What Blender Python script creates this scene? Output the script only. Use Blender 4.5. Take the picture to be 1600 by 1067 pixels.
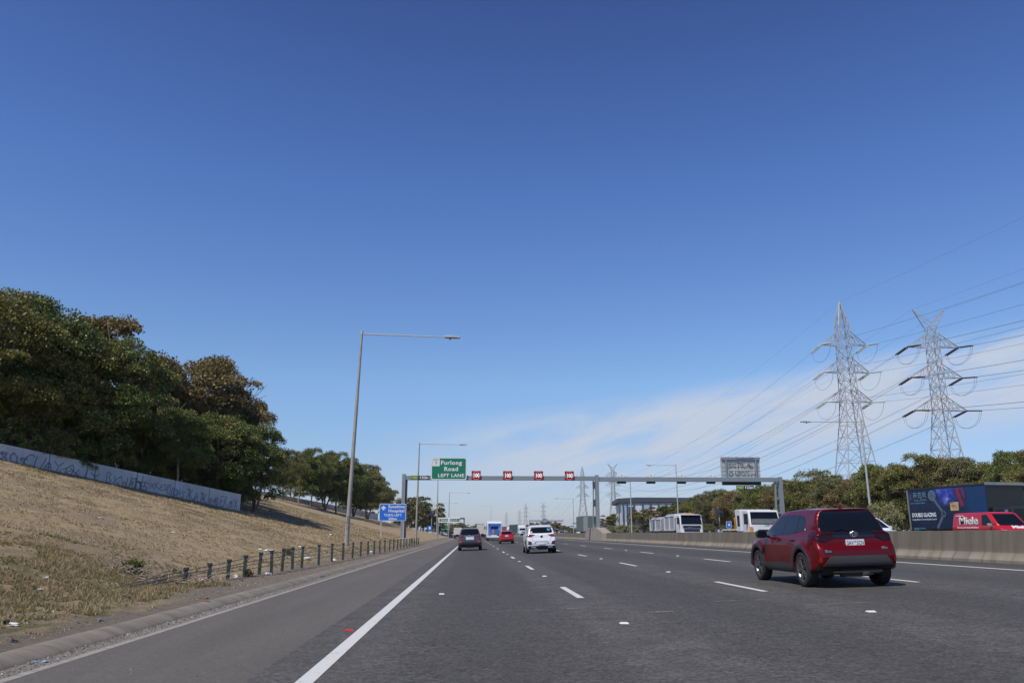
import bpy, bmesh, math, random
import numpy as np
from mathutils import Vector, Matrix, noise
from mathutils.bvhtree import BVHTree
from mathutils.geometry import delaunay_2d_cdt
R = math.radians
PI = math.pi
for o in list(bpy.data.objects): bpy.data.objects.remove(o)
sc = bpy.context.scene
col = sc.collection
# ------------------------------------------------------------------ camera
EYE = 1.235
cd = bpy.data.cameras.new('camera'); cam = bpy.data.objects.new('camera', cd); col.objects.link(cam)
cam.location = (0, 0, EYE); cam.rotation_euler = (R(90 + 13.496), 0, R(-2.761))
cd.sensor_width = 36; cd.lens = 28.125; cd.clip_start = .1; cd.clip_end = 20000
sc.camera = cam
# ------------------------------------------------------------------ sky and sun
SUN_EL, SUN_AZ = 54, -137          # azimuth from straight ahead (+Y), minus = left
world = bpy.data.worlds.new('World'); sc.world = world; world.use_nodes = True
nt = world.node_tree; N = nt.nodes; L = nt.links
for n in list(N): N.remove(n)
out = N.new('ShaderNodeOutputWorld'); bg = N.new('ShaderNodeBackground'); L.new(bg.outputs[0], out.inputs[0])
sky = N.new('ShaderNodeTexSky'); sky.sky_type = 'NISHITA'; sky.sun_disc = False
sky.sun_elevation = R(SUN_EL); sky.sun_rotation = R(SUN_AZ)
sky.air_density = 1.0; sky.dust_density = .2; sky.ozone_density = 3.2; sky.altitude = 50
bg.inputs[1].default_value = .1
def nmath(nt, op, a, b=None, c=None, clamp=False):
    n = nt.nodes.new('ShaderNodeMath'); n.operation = op; n.use_clamp = clamp
    for i, v in enumerate((a, b, c)):
        if v is None: continue
        if isinstance(v, (int, float)): n.inputs[i].default_value = v
        else: nt.links.new(v, n.inputs[i])
    return n.outputs[0]
def mapr(nt, v, a, b, c=0., d=1., smooth=True):
    n = nt.nodes.new('ShaderNodeMapRange'); n.interpolation_type = 'SMOOTHSTEP' if smooth else 'LINEAR'
    nt.links.new(v, n.inputs[0])
    for i, q in enumerate((a, b, c, d)): n.inputs[i + 1].default_value = q
    return n.outputs[0]
tc = N.new('ShaderNodeTexCoord'); sp = N.new('ShaderNodeSeparateXYZ'); L.new(tc.outputs['Generated'], sp.inputs[0])
az = nmath(nt, 'ARCTAN2', sp.outputs[0], sp.outputs[1])
el = nmath(nt, 'ARCSINE', sp.outputs[2])
# thin cirrus bank low on the right: its height over the horizon grows to the right
cen = nmath(nt, 'MULTIPLY_ADD', az, .125, .090)
de = nmath(nt, 'SUBTRACT', el, cen)
cv = N.new('ShaderNodeCombineXYZ'); L.new(nmath(nt, 'MULTIPLY', az, 5.0), cv.inputs[0]); L.new(nmath(nt, 'MULTIPLY_ADD', de, 22.0, nmath(nt, 'MULTIPLY', az, -3.5)), cv.inputs[1])
n1 = N.new('ShaderNodeTexNoise'); n1.inputs['Scale'].default_value = 1.1; n1.inputs['Detail'].default_value = 9; n1.inputs['Roughness'].default_value = .58; n1.inputs['Distortion'].default_value = .5
L.new(cv.outputs[0], n1.inputs['Vector'])
up = mapr(nt, de, .02, .06, 1, 0); dn = mapr(nt, de, -.08, -.02, 0, 1)
band = nmath(nt, 'MULTIPLY', up, dn)
band = nmath(nt, 'MULTIPLY', band, mapr(nt, az, -.16, .14, 0, 1))
band = nmath(nt, 'MULTIPLY', band, mapr(nt, az, 1.0, 1.5, 1, 0))
cl = nmath(nt, 'MULTIPLY', band, mapr(nt, n1.outputs[0], .32, .58, .15, 1))
# a second, fainter sheet of haze down at the horizon
n2 = N.new('ShaderNodeTexNoise'); n2.inputs['Scale'].default_value = 2.2; n2.inputs['Detail'].default_value = 6
cv2 = N.new('ShaderNodeCombineXYZ'); L.new(nmath(nt, 'MULTIPLY', az, 2.0), cv2.inputs[0]); L.new(nmath(nt, 'MULTIPLY', el, 12.0), cv2.inputs[1]); L.new(cv2.outputs[0], n2.inputs['Vector'])
low = nmath(nt, 'MULTIPLY', mapr(nt, el, -.01, .06, .35, 0), mapr(nt, n2.outputs[0], .3, .7, .6, 1))
fac = nmath(nt, 'MAXIMUM', nmath(nt, 'MULTIPLY', cl, .92), low, clamp=True)
tint = N.new('ShaderNodeMix'); tint.data_type = 'RGBA'; tint.blend_type = 'MULTIPLY'; tint.inputs[0].default_value = 1
GRADE = [(0, (.70, .74, .98)), (.06, (.80, .84, 1.08)), (.23, (.96, 1.11, 1.30)), (.53, (.72, .92, 1.36)), (.81, (.53, .65, 1.05)), (1, (.47, .58, .9))]
gm = N.new('ShaderNodeGamma'); gm.inputs[1].default_value = 1.0
gr = N.new('ShaderNodeValToRGB'); L.new(nmath(nt, 'MULTIPLY', el, 1 / R(45)), gr.inputs[0])
for i, (p_, c_) in enumerate(GRADE):
    if i > 1: gr.color_ramp.elements.new(p_)
    gr.color_ramp.elements[i].position = p_
for i, (p_, c_) in enumerate(GRADE): gr.color_ramp.elements[i].color = (*[v / 2 for v in c_], 1)
g2 = N.new('ShaderNodeMix'); g2.data_type = 'RGBA'; g2.blend_type = 'MULTIPLY'; g2.inputs[0].default_value = 1; g2.inputs[7].default_value = (2, 2, 2, 1); L.new(gr.outputs[0], g2.inputs[6]); L.new(g2.outputs[2], tint.inputs[7])
L.new(sky.outputs[0], gm.inputs[0]); L.new(gm.outputs[0], tint.inputs[6])
mx = N.new('ShaderNodeMix'); mx.data_type = 'RGBA'
L.new(fac, mx.inputs[0]); L.new(tint.outputs[2], mx.inputs[6]); mx.inputs[7].default_value = (5.6, 6.2, 7.4, 1)
L.new(mx.outputs[2], bg.inputs[0])
sd = bpy.data.lights.new('sun', 'SUN'); sun = bpy.data.objects.new('sun', sd); col.objects.link(sun)
sd.energy = 3.9; sd.angle = R(.5); sd.color = (1, .95, .87)
sun_dir = Vector((math.sin(R(SUN_AZ)) * math.cos(R(SUN_EL)), math.cos(R(SUN_AZ)) * math.cos(R(SUN_EL)), math.sin(R(SUN_EL))))
sun.rotation_euler = sun_dir.to_track_quat('Z', 'Y').to_euler(); sun.location = sun_dir * 60
sc.view_settings.view_transform = 'Standard'; sc.view_settings.look = 'None'; sc.view_settings.gamma = 1; sc.view_settings.exposure = 0
sc.render.engine = 'CYCLES'

# ------------------------------------------------------------------ materials
MATS = {}
def M(name, c=(.5, .5, .5), rough=.6, metal=0, var=.12, scale=3.0, coat=0, bump=0, bscale=40, emit=None, spec=.5, dirt=None, dscale=1.5, damt=.4):
    if name in MATS: return MATS[name]
    m = bpy.data.materials.new(name); m.use_nodes = True; t = m.node_tree; b = t.nodes['Principled BSDF']
    b.inputs['Roughness'].default_value = rough; b.inputs['Metallic'].default_value = metal
    b.inputs['Specular IOR Level'].default_value = spec
    if coat: b.inputs['Coat Weight'].default_value = coat; b.inputs['Coat Roughness'].default_value = .04
    co = t.nodes.new('ShaderNodeTexCoord')
    no = t.nodes.new('ShaderNodeTexNoise'); no.inputs['Scale'].default_value = scale; no.inputs['Detail'].default_value = 5
    t.links.new(co.outputs['Object'], no.inputs['Vector'])
    f = mapr(t, no.outputs[0], .25, .75, 1 - var, 1 + var, False)
    mu = t.nodes.new('ShaderNodeVectorMath'); mu.operation = 'SCALE'; mu.inputs[0].default_value = c; t.links.new(f, mu.inputs['Scale'])
    o = mu.outputs[0]
    if dirt:
        nd = t.nodes.new('ShaderNodeTexNoise'); nd.inputs['Scale'].default_value = dscale; nd.inputs['Detail'].default_value = 8; nd.inputs['Roughness'].default_value = .65
        t.links.new(co.outputs['Object'], nd.inputs['Vector'])
        mm = t.nodes.new('ShaderNodeMix'); mm.data_type = 'RGBA'; t.links.new(mapr(t, nd.outputs[0], .45, .7, 0, damt), mm.inputs[0])
        t.links.new(o, mm.inputs[6]); mm.inputs[7].default_value = (*dirt, 1); o = mm.outputs[2]
    t.links.new(o, b.inputs['Base Color'])
    if bump:
        nb = t.nodes.new('ShaderNodeTexNoise'); nb.inputs['Scale'].default_value = bscale; nb.inputs['Detail'].default_value = 4
        t.links.new(co.outputs['Object'], nb.inputs['Vector'])
        bp = t.nodes.new('ShaderNodeBump'); bp.inputs['Strength'].default_value = bump; bp.inputs['Distance'].default_value = .02
        t.links.new(nb.outputs[0], bp.inputs['Height']); t.links.new(bp.outputs[0], b.inputs['Normal'])
    if emit:
        b.inputs['Emission Color'].default_value = (*emit[:3], 1); b.inputs['Emission Strength'].default_value = emit[3]
    MATS[name] = m
    return m
def ramp(t, v, stops):
    r = t.nodes.new('ShaderNodeValToRGB'); t.links.new(v, r.inputs[0]); e = r.color_ramp.elements
    while len(e) < len(stops): e.new(.5)
    for i, (p, c) in enumerate(stops): e[i].position = p; e[i].color = (*c, 1)
    return r.outputs[0]
def mixc(t, f, a, b):
    m = t.nodes.new('ShaderNodeMix'); m.data_type = 'RGBA'
    if isinstance(f, float): m.inputs[0].default_value = f
    else: t.links.new(f, m.inputs[0])
    for i, v in ((6, a), (7, b)):
        if isinstance(v, tuple): m.inputs[i].default_value = (*v, 1)
        else: t.links.new(v, m.inputs[i])
    return m.outputs[2]
def tex(t, kind, vec, scale, detail=4, rough=.55, sc3=None, dist=0):
    if sc3:
        mp = t.nodes.new('ShaderNodeMapping'); mp.inputs['Scale'].default_value = sc3; t.links.new(vec, mp.inputs[0]); vec = mp.outputs[0]
    n = t.nodes.new('ShaderNodeTexNoise' if kind == 'n' else 'ShaderNodeTexVoronoi'); n.inputs['Scale'].default_value = scale
    t.links.new(vec, n.inputs['Vector'])
    if kind == 'n': n.inputs['Detail'].default_value = detail; n.inputs['Roughness'].default_value = rough; n.inputs['Distortion'].default_value = dist
    return n.outputs[0]
def newmat(name):
    m = bpy.data.materials.new(name); m.use_nodes = True; t = m.node_tree
    co = t.nodes.new('ShaderNodeTexCoord').outputs['Object']; s = t.nodes.new('ShaderNodeSeparateXYZ'); t.links.new(co, s.inputs[0])
    MATS[name] = m
    return m, t, t.nodes['Principled BSDF'], co, s
def bumpto(t, b, h, st, dist=.02):
    bp = t.nodes.new('ShaderNodeBump'); bp.inputs['Strength'].default_value = st; bp.inputs['Distance'].default_value = dist
    t.links.new(h, bp.inputs['Height']); t.links.new(bp.outputs[0], b.inputs['Normal'])
def asphalt(name, c1, c2, warm):
    m, t, b, co, s = newmat(name)
    fine = tex(t, 'n', co, 70, 3, .8); stone = tex(t, 'v', co, 55)
    big = tex(t, 'n', co, .6, 5, .6, (1.6, .12, 1)); mid = tex(t, 'n', co, 1.4, 6, .6)
    a = ramp(t, big, [(.3, c1), (.7, c2)])
    a = mixc(t, mapr(t, mid, .4, .7, 0, .35), a, warm)
    gr1 = tex(t, 'n', co, 17, 4, .85); lane = nmath(t, 'COSINE', nmath(t, 'MULTIPLY', nmath(t, 'ADD', s.outputs[0], -2.05), 2 * PI / 3.52))
    a = mixc(t, nmath(t, 'MULTIPLY', mapr(t, lane, .1, 1.0), mapr(t, mid, .3, .7, .2, .7)), a, tuple(v * 1.6 for v in c2))
    a = mixc(t, mapr(t, gr1, .56, .72, 0, .5), a, tuple(v * 2.2 for v in c2)); a = mixc(t, mapr(t, gr1, .44, .3, 0, .6), a, tuple(v * .4 for v in c1))
    a = mixc(t, mapr(t, fine, .58, .78, 0, .75), a, tuple(min(1, v * 3.6) for v in c2))
    a = mixc(t, mapr(t, fine, .44, .26, 0, .7), a, tuple(v * .35 for v in c1))
    for sc_v, amt in ((38, .42), (15, .15)):
        vo = t.nodes.new('ShaderNodeTexVoronoi'); vo.inputs['Scale'].default_value = sc_v; t.links.new(co, vo.inputs['Vector']); sx = t.nodes.new('ShaderNodeSeparateXYZ'); t.links.new(vo.outputs['Color'], sx.inputs[0])
        vm = t.nodes.new('ShaderNodeVectorMath'); vm.operation = 'SCALE'; t.links.new(a, vm.inputs[0]); t.links.new(mapr(t, sx.outputs[0], 0, 1, 1 - amt, 1 + amt, False), vm.inputs['Scale']); a = vm.outputs[0]
    # faint tyre paths: 3.5 m lanes, two paths each (wear of the stone itself)
    ph = nmath(t, 'MULTIPLY', nmath(t, 'ADD', s.outputs[0], 1.45), 2 * PI / 1.76)
    tr = nmath(t, 'MULTIPLY', nmath(t, 'MULTIPLY_ADD', nmath(t, 'COSINE', ph), .5, .5), mapr(t, big, .3, .7, .12, .3))
    a = mixc(t, tr, a, tuple(v * .72 for v in c1))
    # sparse cracks and scuffs
    sc_ = tex(t, 'n', co, 1.0, 8, .7, (.35, 2.2, 1))
    a = mixc(t, mapr(t, sc_, .70, .78, 0, .45), a, tuple(v * 2.2 for v in c2))
    t.links.new(a, b.inputs['Base Color']); b.inputs['Roughness'].default_value = .82; b.inputs['Specular IOR Level'].default_value = .35
    bumpto(t, b, fine, .55, .008)
    return m
M_ROAD = asphalt('asphalt', (.062, .057, .050), (.084, .078, .069), (.092, .088, .082))
def shoulder_mat():
    m, t, b, co, s = newmat('shoulder_asphalt')
    fine = tex(t, 'n', co, 90, 3, .7); big = tex(t, 'n', co, .8, 6, .6, (1.5, .15, 1)); sp_ = tex(t, 'n', co, 24, 2, .5)
    a = ramp(t, big, [(.3, (.098, .086, .072)), (.7, (.125, .110, .093))])
    a = mixc(t, mapr(t, fine, .6, .8, 0, .4), a, (.2, .19, .17))
    a = mixc(t, mapr(t, sp_, .76, .8, 0, .9), a, (.4, .38, .34))
    a = mixc(t, mapr(t, sp_, .22, .19, 0, .7), a, (.03, .03, .03))
    vo = t.nodes.new('ShaderNodeTexVoronoi'); vo.inputs['Scale'].default_value = 36; t.links.new(co, vo.inputs['Vector']); sx = t.nodes.new('ShaderNodeSeparateXYZ'); t.links.new(vo.outputs['Color'], sx.inputs[0])
    vm = t.nodes.new('ShaderNodeVectorMath'); vm.operation = 'SCALE'; t.links.new(a, vm.inputs[0]); t.links.new(mapr(t, sx.outputs[0], 0, 1, .85, 1.15, False), vm.inputs['Scale']); a = vm.outputs[0]
    t.links.new(a, b.inputs['Base Color']); b.inputs['Roughness'].default_value = .9; bumpto(t, b, fine, .3, .005)
    return m
M_SHO = shoulder_mat()
def paint_mat():
    m, t, b, co, s = newmat('road_paint')
    f = tex(t, 'n', co, 38, 4, .75); g = tex(t, 'n', co, 5, 5, .7)
    w = mapr(t, nmath(t, 'MULTIPLY_ADD', g, .5, nmath(t, 'MULTIPLY', f, .6)), .60, .72, 0, .8)
    a = mixc(t, w, (.62, .61, .57), (.16, .155, .15))
    t.links.new(a, b.inputs['Base Color']); b.inputs['Roughness'].default_value = .7; bumpto(t, b, f, .4, .006)
    return m
M_PAINT = paint_mat()
def bank_mat():
    m, t, b, co, s = newmat('dry_grass_ground')
    f = tex(t, 'n', co, 26, 5, .8); md = tex(t, 'n', co, 2.2, 7, .7); bg_ = tex(t, 'n', co, .28, 5, .6); ln = tex(t, 'n', co, 3, 6, .7, (1, .35, 1))
    a = ramp(t, md, [(.28, (.27, .195, .11)), (.48, (.38, .285, .16)), (.7, (.49, .38, .22))])
    a = mixc(t, mapr(t, bg_, .48, .6, 0, .6), a, (.25, .195, .14))
    gx = nmath(t, 'MULTIPLY', mapr(t, s.outputs[1], 17, 26, 1, 0), mapr(t, s.outputs[0], -12.5, -9.5, 0, 1))
    gz = nmath(t, 'MULTIPLY', gx, mapr(t, ln, .42, .6, 0, .75))
    a = mixc(t, gz, a, (.105, .105, .035))
    a = mixc(t, nmath(t, 'MULTIPLY', mapr(t, bg_, .36, .46, .4, 0), mapr(t, ln, .5, .62, 0, 1)), a, (.13, .12, .045))
    f2 = tex(t, 'n', co, 9, 6, .85, (1, .8, 1))
    a = mixc(t, mapr(t, f2, .55, .7, 0, .55), a, (.5, .4, .25)); a = mixc(t, mapr(t, f2, .47, .32, 0, .6), a, (.12, .085, .05))
    a = mixc(t, mapr(t, f, .55, .75, 0, .6), a, (.52, .42, .27))
    a = mixc(t, mapr(t, f, .45, .28, 0, .7), a, (.07, .05, .03))
    # bare soil by the kerb, with an uneven edge
    edge = nmath(t, 'ADD', s.outputs[0], nmath(t, 'MULTIPLY', nmath(t, 'SUBTRACT', md, .5), 3.2))
    near = mapr(t, s.outputs[1], 15, 22, 5.7, 6.9)
    soil = ramp(t, tex(t, 'n', co, 7, 7, .8), [(.3, (.14, .115, .092)), (.7, (.27, .225, .18))])
    fs = mapr(t, nmath(t, 'ADD', edge, near), -.35, .25, 0, .92)
    a = mixc(t, fs, a, soil)
    t.links.new(a, b.inputs['Base Color']); b.inputs['Roughness'].default_value = .95; b.inputs['Specular IOR Level'].default_value = .15
    bumpto(t, b, f, .9, .05)
    return m
M_BANK = bank_mat()
def concrete(name, c, dark, streak=.6, light=None):
    m, t, b, co, s = newmat(name)
    f = tex(t, 'n', co, 30, 5, .7); bl = tex(t, 'n', co, .7, 6, .6); st = tex(t, 'n', co, 1, 6, .65, (.6, 2.2, .12))
    a = ramp(t, bl, [(.3, tuple(v * .82 for v in c)), (.7, tuple(v * 1.1 for v in c))])
    a = mixc(t, mapr(t, st, .42, .68, 0, streak), a, dark)
    a = mixc(t, mapr(t, f, .6, .8, 0, .3), a, tuple(v * 1.3 for v in c))
    t.links.new(a, b.inputs['Base Color']); b.inputs['Roughness'].default_value = .88; bumpto(t, b, f, .25, .01)
    return m, t, b, s, a
M_CONC = concrete('concrete', (.36, .32, .26), (.2, .17, .14))[0]
M_KERB = concrete('kerb_concrete', (.25, .215, .165), (.13, .11, .085), .8)[0]
def barrier_mat():
    m, t, b, s, a = concrete('barrier_concrete', (.29, .25, .19), (.12, .1, .075), .75)
    up_ = mapr(t, s.outputs[2], .12, .40, 0, .8)           # colour grows darker up the face above the splay
    a = mixc(t, nmath(t, 'MULTIPLY', up_, mapr(t, tex(t, 'n', t.nodes['Texture Coordinate'].outputs['Object'], 1, 6, .7, (.6, 1.1, .15)), .3, .65, .7, 1)), a, (.115, .098, .073)); t.links.new(a, b.inputs['Base Color'])
    return m
M_BARR = barrier_mat()
M_WALL = concrete('wall_concrete', (.66, .66, .65), (.42, .42, .42), .4)[0]

# ------------------------------------------------------------------ mesh helpers
class MB:
    def __init__(s): s.v = []; s.f = []; s.m = None
    def add(s, vs, fs, m=None):
        k = len(s.v); m = m or s.m
        s.v += [tuple(m @ Vector(p)) if m else tuple(p) for p in vs]; s.f += [tuple(i + k for i in f) for f in fs]; return s
    def box(s, x0, x1, y0, y1, z0, z1, m=None):
        return s.add([(x0, y0, z0), (x1, y0, z0), (x1, y1, z0), (x0, y1, z0), (x0, y0, z1), (x1, y0, z1), (x1, y1, z1), (x0, y1, z1)],
                     [(0, 3, 2, 1), (4, 5, 6, 7), (0, 1, 5, 4), (1, 2, 6, 5), (2, 3, 7, 6), (3, 0, 4, 7)], m)
    def tube(s, a, b, r0, r1=None, n=8, cap=True):
        a = Vector(a); b = Vector(b); r1 = r0 if r1 is None else r1
        d = (b - a); 
        if d.length < 1e-6: return s
        q = d.to_track_quat('Z', 'Y'); k = len(s.v)
        for p, r in ((a, r0), (b, r1)):
            for i in range(n):
                w = 2 * PI * (i + .5) / n; s.v.append(tuple(p + q @ Vector((r * math.cos(w), r * math.sin(w), 0))))
        for i in range(n): j = (i + 1) % n; s.f.append((k + i, k + j, k + n + j, k + n + i))
        if cap: s.f.append(tuple(k + n - 1 - i for i in range(n))); s.f.append(tuple(k + n + i for i in range(n)))
        return s
    def path(s, pts, r, n=5):
        pts = [Vector(p) for p in pts]; k = len(s.v)
        for i, p in enumerate(pts):
            d = (pts[min(i + 1, len(pts) - 1)] - pts[max(i - 1, 0)]); q = d.to_track_quat('Z', 'Y')
            rr = r[i] if isinstance(r, (list, tuple)) else r
            for j in range(n):
                w = 2 * PI * j / n; s.v.append(tuple(p + q @ Vector((rr * math.cos(w), rr * math.sin(w), 0))))
        for i in range(len(pts) - 1):
            for j in range(n):
                a = k + i * n + j; b = k + i * n + (j + 1) % n; s.f.append((a, b, b + n, a + n))
        return s
    def prism(s, poly, a0, a1, ax='x', m=None):
        n = len(poly)
        def pt(p, a): return (a, p[0], p[1]) if ax == 'x' else ((p[0], a, p[1]) if ax == 'y' else (p[0], p[1], a))
        vs = [pt(p, a0) for p in poly] + [pt(p, a1) for p in poly]
        return s.add(vs, [tuple(range(n))[::-1], tuple(range(n, 2 * n))] + [(i, (i + 1) % n, n + (i + 1) % n, n + i) for i in range(n)], m)
    def lathe(s, prof, ax=0, c=(0, 0, 0), n=24):   # prof: (axial, radius)
        k = len(s.v); c = Vector(c)
        for (a, r) in prof:
            for i in range(n):
                w = 2 * PI * i / n; p = [0, 0, 0]; p[ax] = a; p[(ax + 1) % 3] = r * math.cos(w); p[(ax + 2) % 3] = r * math.sin(w); s.v.append(tuple(c + Vector(p)))
        for j in range(len(prof) - 1):
            for i in range(n):
                a = k + j * n + i; b = k + j * n + (i + 1) % n; s.f.append((a, b, b + n, a + n))
        return s
    def build(s, name, mat, parent=None, bevel=0, smooth=False, loc=None):
        me = bpy.data.meshes.new(name); me.from_pydata(s.v, [], s.f); me.materials.append(mat)
        bm = bmesh.new(); bm.from_mesh(me)
        if bevel:
            es = [e for e in bm.edges if len(e.link_faces) == 2 and e.calc_face_angle(0) > .5]
            bmesh.ops.bevel(bm, geom=es, offset=bevel, segments=2, profile=.5, affect='EDGES', clamp_overlap=True)
        bmesh.ops.recalc_face_normals(bm, faces=bm.faces); bm.to_mesh(me); bm.free()
        if smooth:
            me.polygons.foreach_set('use_smooth', [True] * len(me.polygons))
            if smooth != 'all': me.set_sharp_from_angle(angle=R(40))
        o = bpy.data.objects.new(name, me); col.objects.link(o)
        if parent: o.parent = parent
        if loc: o.location = loc
        return o
def tag(o, label=None, cat=None, group=None, kind=None):
    if label: o['label'] = label
    if cat: o['category'] = cat
    if group: o['group'] = group
    if kind: o['kind'] = kind
    return o
def empty(name, loc, rz=0, label=None, cat=None, group=None):
    o = bpy.data.objects.new(name, None); col.objects.link(o); o.location = loc; o.rotation_euler = (0, 0, rz); o.empty_display_size = .3
    return tag(o, label, cat, group)
def copy_tree(o, parent=None):
    c = o.copy(); col.objects.link(c); c.parent = parent
    for ch in o.children: copy_tree(ch, c)
    return c
def text(s, size, mat, loc, rot=(PI / 2, 0, 0), parent=None, name='lettering', bold=0., w=None, ext=.004, align='CENTER', sx=1, space=1.0, shear=0):
    cu = bpy.data.curves.new(name, 'FONT'); cu.body = s; cu.size = size; cu.extrude = ext; cu.offset = bold; cu.align_x = align; cu.align_y = 'CENTER'
    cu.space_character = space; cu.resolution_u = 3; cu.shear = shear
    t = bpy.data.objects.new('tmp', cu); col.objects.link(t); dg = bpy.context.evaluated_depsgraph_get()
    me = bpy.data.meshes.new_from_object(t.evaluated_get(dg)); bpy.data.objects.remove(t)
    xs = [v.co.x for v in me.vertices]; wd = max(xs) - min(xs)
    k = w / wd if w else sx
    for v in me.vertices: v.co.x *= k
    me.materials.clear(); me.materials.append(mat)
    o = bpy.data.objects.new(name, me); col.objects.link(o); o.location = loc; o.rotation_euler = rot; o.parent = parent
    return o
def rrect(w, h, r, cx=0, cz=0, n=5):
    p = []
    for (sx, sz, a0) in ((1, 1, 0), (-1, 1, 90), (-1, -1, 180), (1, -1, 270)):
        for i in range(n + 1):
            a = R(a0 + 90 * i / n); p.append((cx + sx * (w / 2 - r) + r * math.cos(a), cz + sz * (h / 2 - r) + r * math.sin(a)))
    return p
# single stroke letters for hand-sprayed tags, on a 0..1 grid
STK = {'A': ['0,0 .5,1 1,0', '.2,.4 .8,.4'], 'B': ['0,0 0,1 .8,.85 .2,.5 .9,.25 0,0'], 'C': ['.95,.85 .5,1 0,.5 .5,0 1,.2'], 'E': ['1,1 0,.9 .1,.5 .7,.5', '.1,.5 0,0 1,.05'],
 'G': ['.95,.85 .4,1 0,.5 .5,0 1,.3 .5,.4'], 'H': ['0,0 0,1', '1,0 1,1', '0,.5 1,.5'], 'K': ['0,0 0,1', '.9,1 0,.45 1,0'], 'L': ['.1,1 0,0 1,0'], 'N': ['0,0 .1,1 .9,0 1,1'],
 'O': ['.5,1 0,.6 .2,.05 .8,0 1,.6 .5,1'], 'R': ['0,0 0,1 .9,.8 .1,.5 1,0'], 'S': ['1,.9 .3,1 .1,.7 .9,.35 .6,0 0,.1'], 'T': ['0,1 1,1', '.5,1 .4,0'], 'U': ['0,1 .1,.1 .8,0 1,1'],
 'V': ['0,1 .4,0 1,1'], 'W': ['0,1 .2,0 .5,.7 .8,0 1,1'], 'X': ['0,0 1,1', '0,1 1,0'], 'Y': ['0,1 .5,.5 1,1', '.5,.5 .3,-.3'], 'Z': ['0,1 1,.95 0,0 1,.05'], 'M': ['0,0 .2,1 .5,.4 .8,1 1,0'], '.': ['0,0 .1,.1']}
def chaikin(p, n=2, closed=False):
    for _ in range(n):
        q = [] if closed else [p[0]]
        m = len(p)
        for i in range(m if closed else m - 1):
            a = p[i]; b = p[(i + 1) % m]; q.append((a[0] * .75 + b[0] * .25, a[1] * .75 + b[1] * .25)); q.append((a[0] * .25 + b[0] * .75, a[1] * .25 + b[1] * .75))
        if not closed: q.append(p[-1])
        p = q
    return p
def scrawl(word, w, h, fn, th, mat, parent, seed=0, name='graffiti'):
    """word drawn with a spray line; fn(u, v) -> point on the surface, u in metres along, v up"""
    rr = random.Random(seed); mb = MB(); cw = w / len(word)
    for i, ch in enumerate(word):
        sl = rr.uniform(-.3, .5); hh = h * rr.uniform(.6, 1.15); bx = i * cw + rr.uniform(-.08, .08) * cw; by = rr.uniform(-.05, .1) * h
        for st in STK.get(ch, []):
            p = [tuple(float(q) for q in s.split(',')) for s in st.split()]
            p = chaikin(p, 2)
            P = [(bx + (x * .88 + y * sl) * cw, by + y * hh) for x, y in p]
            for k in range(len(P) - 1):
                a, b = P[k], P[k + 1]; dx, dy = b[0] - a[0], b[1] - a[1]; l = math.hypot(dx, dy) or 1; nx, ny = -dy / l * th / 2, dx / l * th / 2
                ex, ey = dx / l * th * .3, dy / l * th * .3
                mb.add([fn(a[0] - nx - ex, a[1] - ny - ey), fn(b[0] - nx + ex, b[1] - ny + ey), fn(b[0] + nx + ex, b[1] + ny + ey), fn(a[0] + nx - ex, a[1] + ny - ey)], [(0, 1, 2, 3)])
    me = bpy.data.meshes.new(name); me.from_pydata(mb.v, [], mb.f); me.materials.append(mat); o = bpy.data.objects.new(name, me); col.objects.link(o); o.parent = parent
    return o
def itp(v, xs, ys): return float(np.interp(v, xs, ys))
def cx(Y): return 0 if Y < 220 else -((Y - 220) ** 2) / 2400 if Y < 460 else -24 - (Y - 460) * .2     # the road bends left far ahead

# ------------------------------------------------------------------ ground, road, bank
def strip(name, prof, mat, Ys, kind='structure', label=None, dz=0, parent=None, cut=None):
    """prof: list of (X, z); swept along the road"""
    mb = MB(); n = len(prof)
    for Y in Ys:
        for (X, z) in prof: mb.v.append((X + cx(Y), Y, z + dz))
    for i in range(len(Ys) - 1):
        for j in range(n - 1): a = i * n + j; mb.f.append((a, a + 1, a + n + 1, a + n))
    me = bpy.data.meshes.new(name); me.from_pydata(mb.v, [], mb.f); me.materials.append(mat); o = bpy.data.objects.new(name, me); col.objects.link(o)
    if kind: o['kind'] = kind
    return o
YS = [-60 + 10 * i for i in range(28)] + [220 + 12 * i for i in range(1, 60)]
strip('road', [(-2.03, -.061), (14.7, .441)], M_ROAD, YS)
strip('road_shoulder', [(-4.41, -.1323), (-2.03, -.061)], M_SHO, YS)
M_GUT = M('gutter_edge', (.3, .275, .235), .9, var=.25, scale=9, bump=.3)
strip('gutter_line', [(-4.53, -.131), (-4.41, -.128), (-4.405, -.134)], M_GUT, [y for y in YS if y < 240])
M_GRAV = M('gravel_dirt', (.2, .175, .145), .95, var=.55, scale=22, bump=.9, bscale=60)
strip('gravel_gutter', [(-5.0, -.15), (-4.53, -.1345)], M_GRAV, [y for y in YS if y < 240])
def sweepY(prof_fn, name, mat, Ys):
    mb = MB(); n = len(prof_fn(0))
    for Y in Ys:
        for (X, z) in prof_fn(Y): mb.v.append((X + cx(Y), Y, z))
    for i in range(len(Ys) - 1):
        for j in range(n - 1): a = i * n + j; mb.f.append((a, a + 1, a + n + 1, a + n))
    me = bpy.data.meshes.new(name); me.from_pydata(mb.v, [], mb.f); me.materials.append(mat); o = bpy.data.objects.new(name, me); col.objects.link(o)
    me.polygons.foreach_set('use_smooth', [True] * len(me.polygons)); return o
ky = [y * .8 for y in range(-30, 300)]
def kprof(Y):
    w = .02 * noise.noise(Vector((0, Y * .6, 0)))
    return [(-5.28 + w, -.085), (-5.25 + w, -.058), (-5.20 + w, -.048), (-5.14, -.047), (-5.07, -.056), (-4.99, -.08), (-4.92, -.112), (-4.87, -.14), (-4.83, -.2)]
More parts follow.
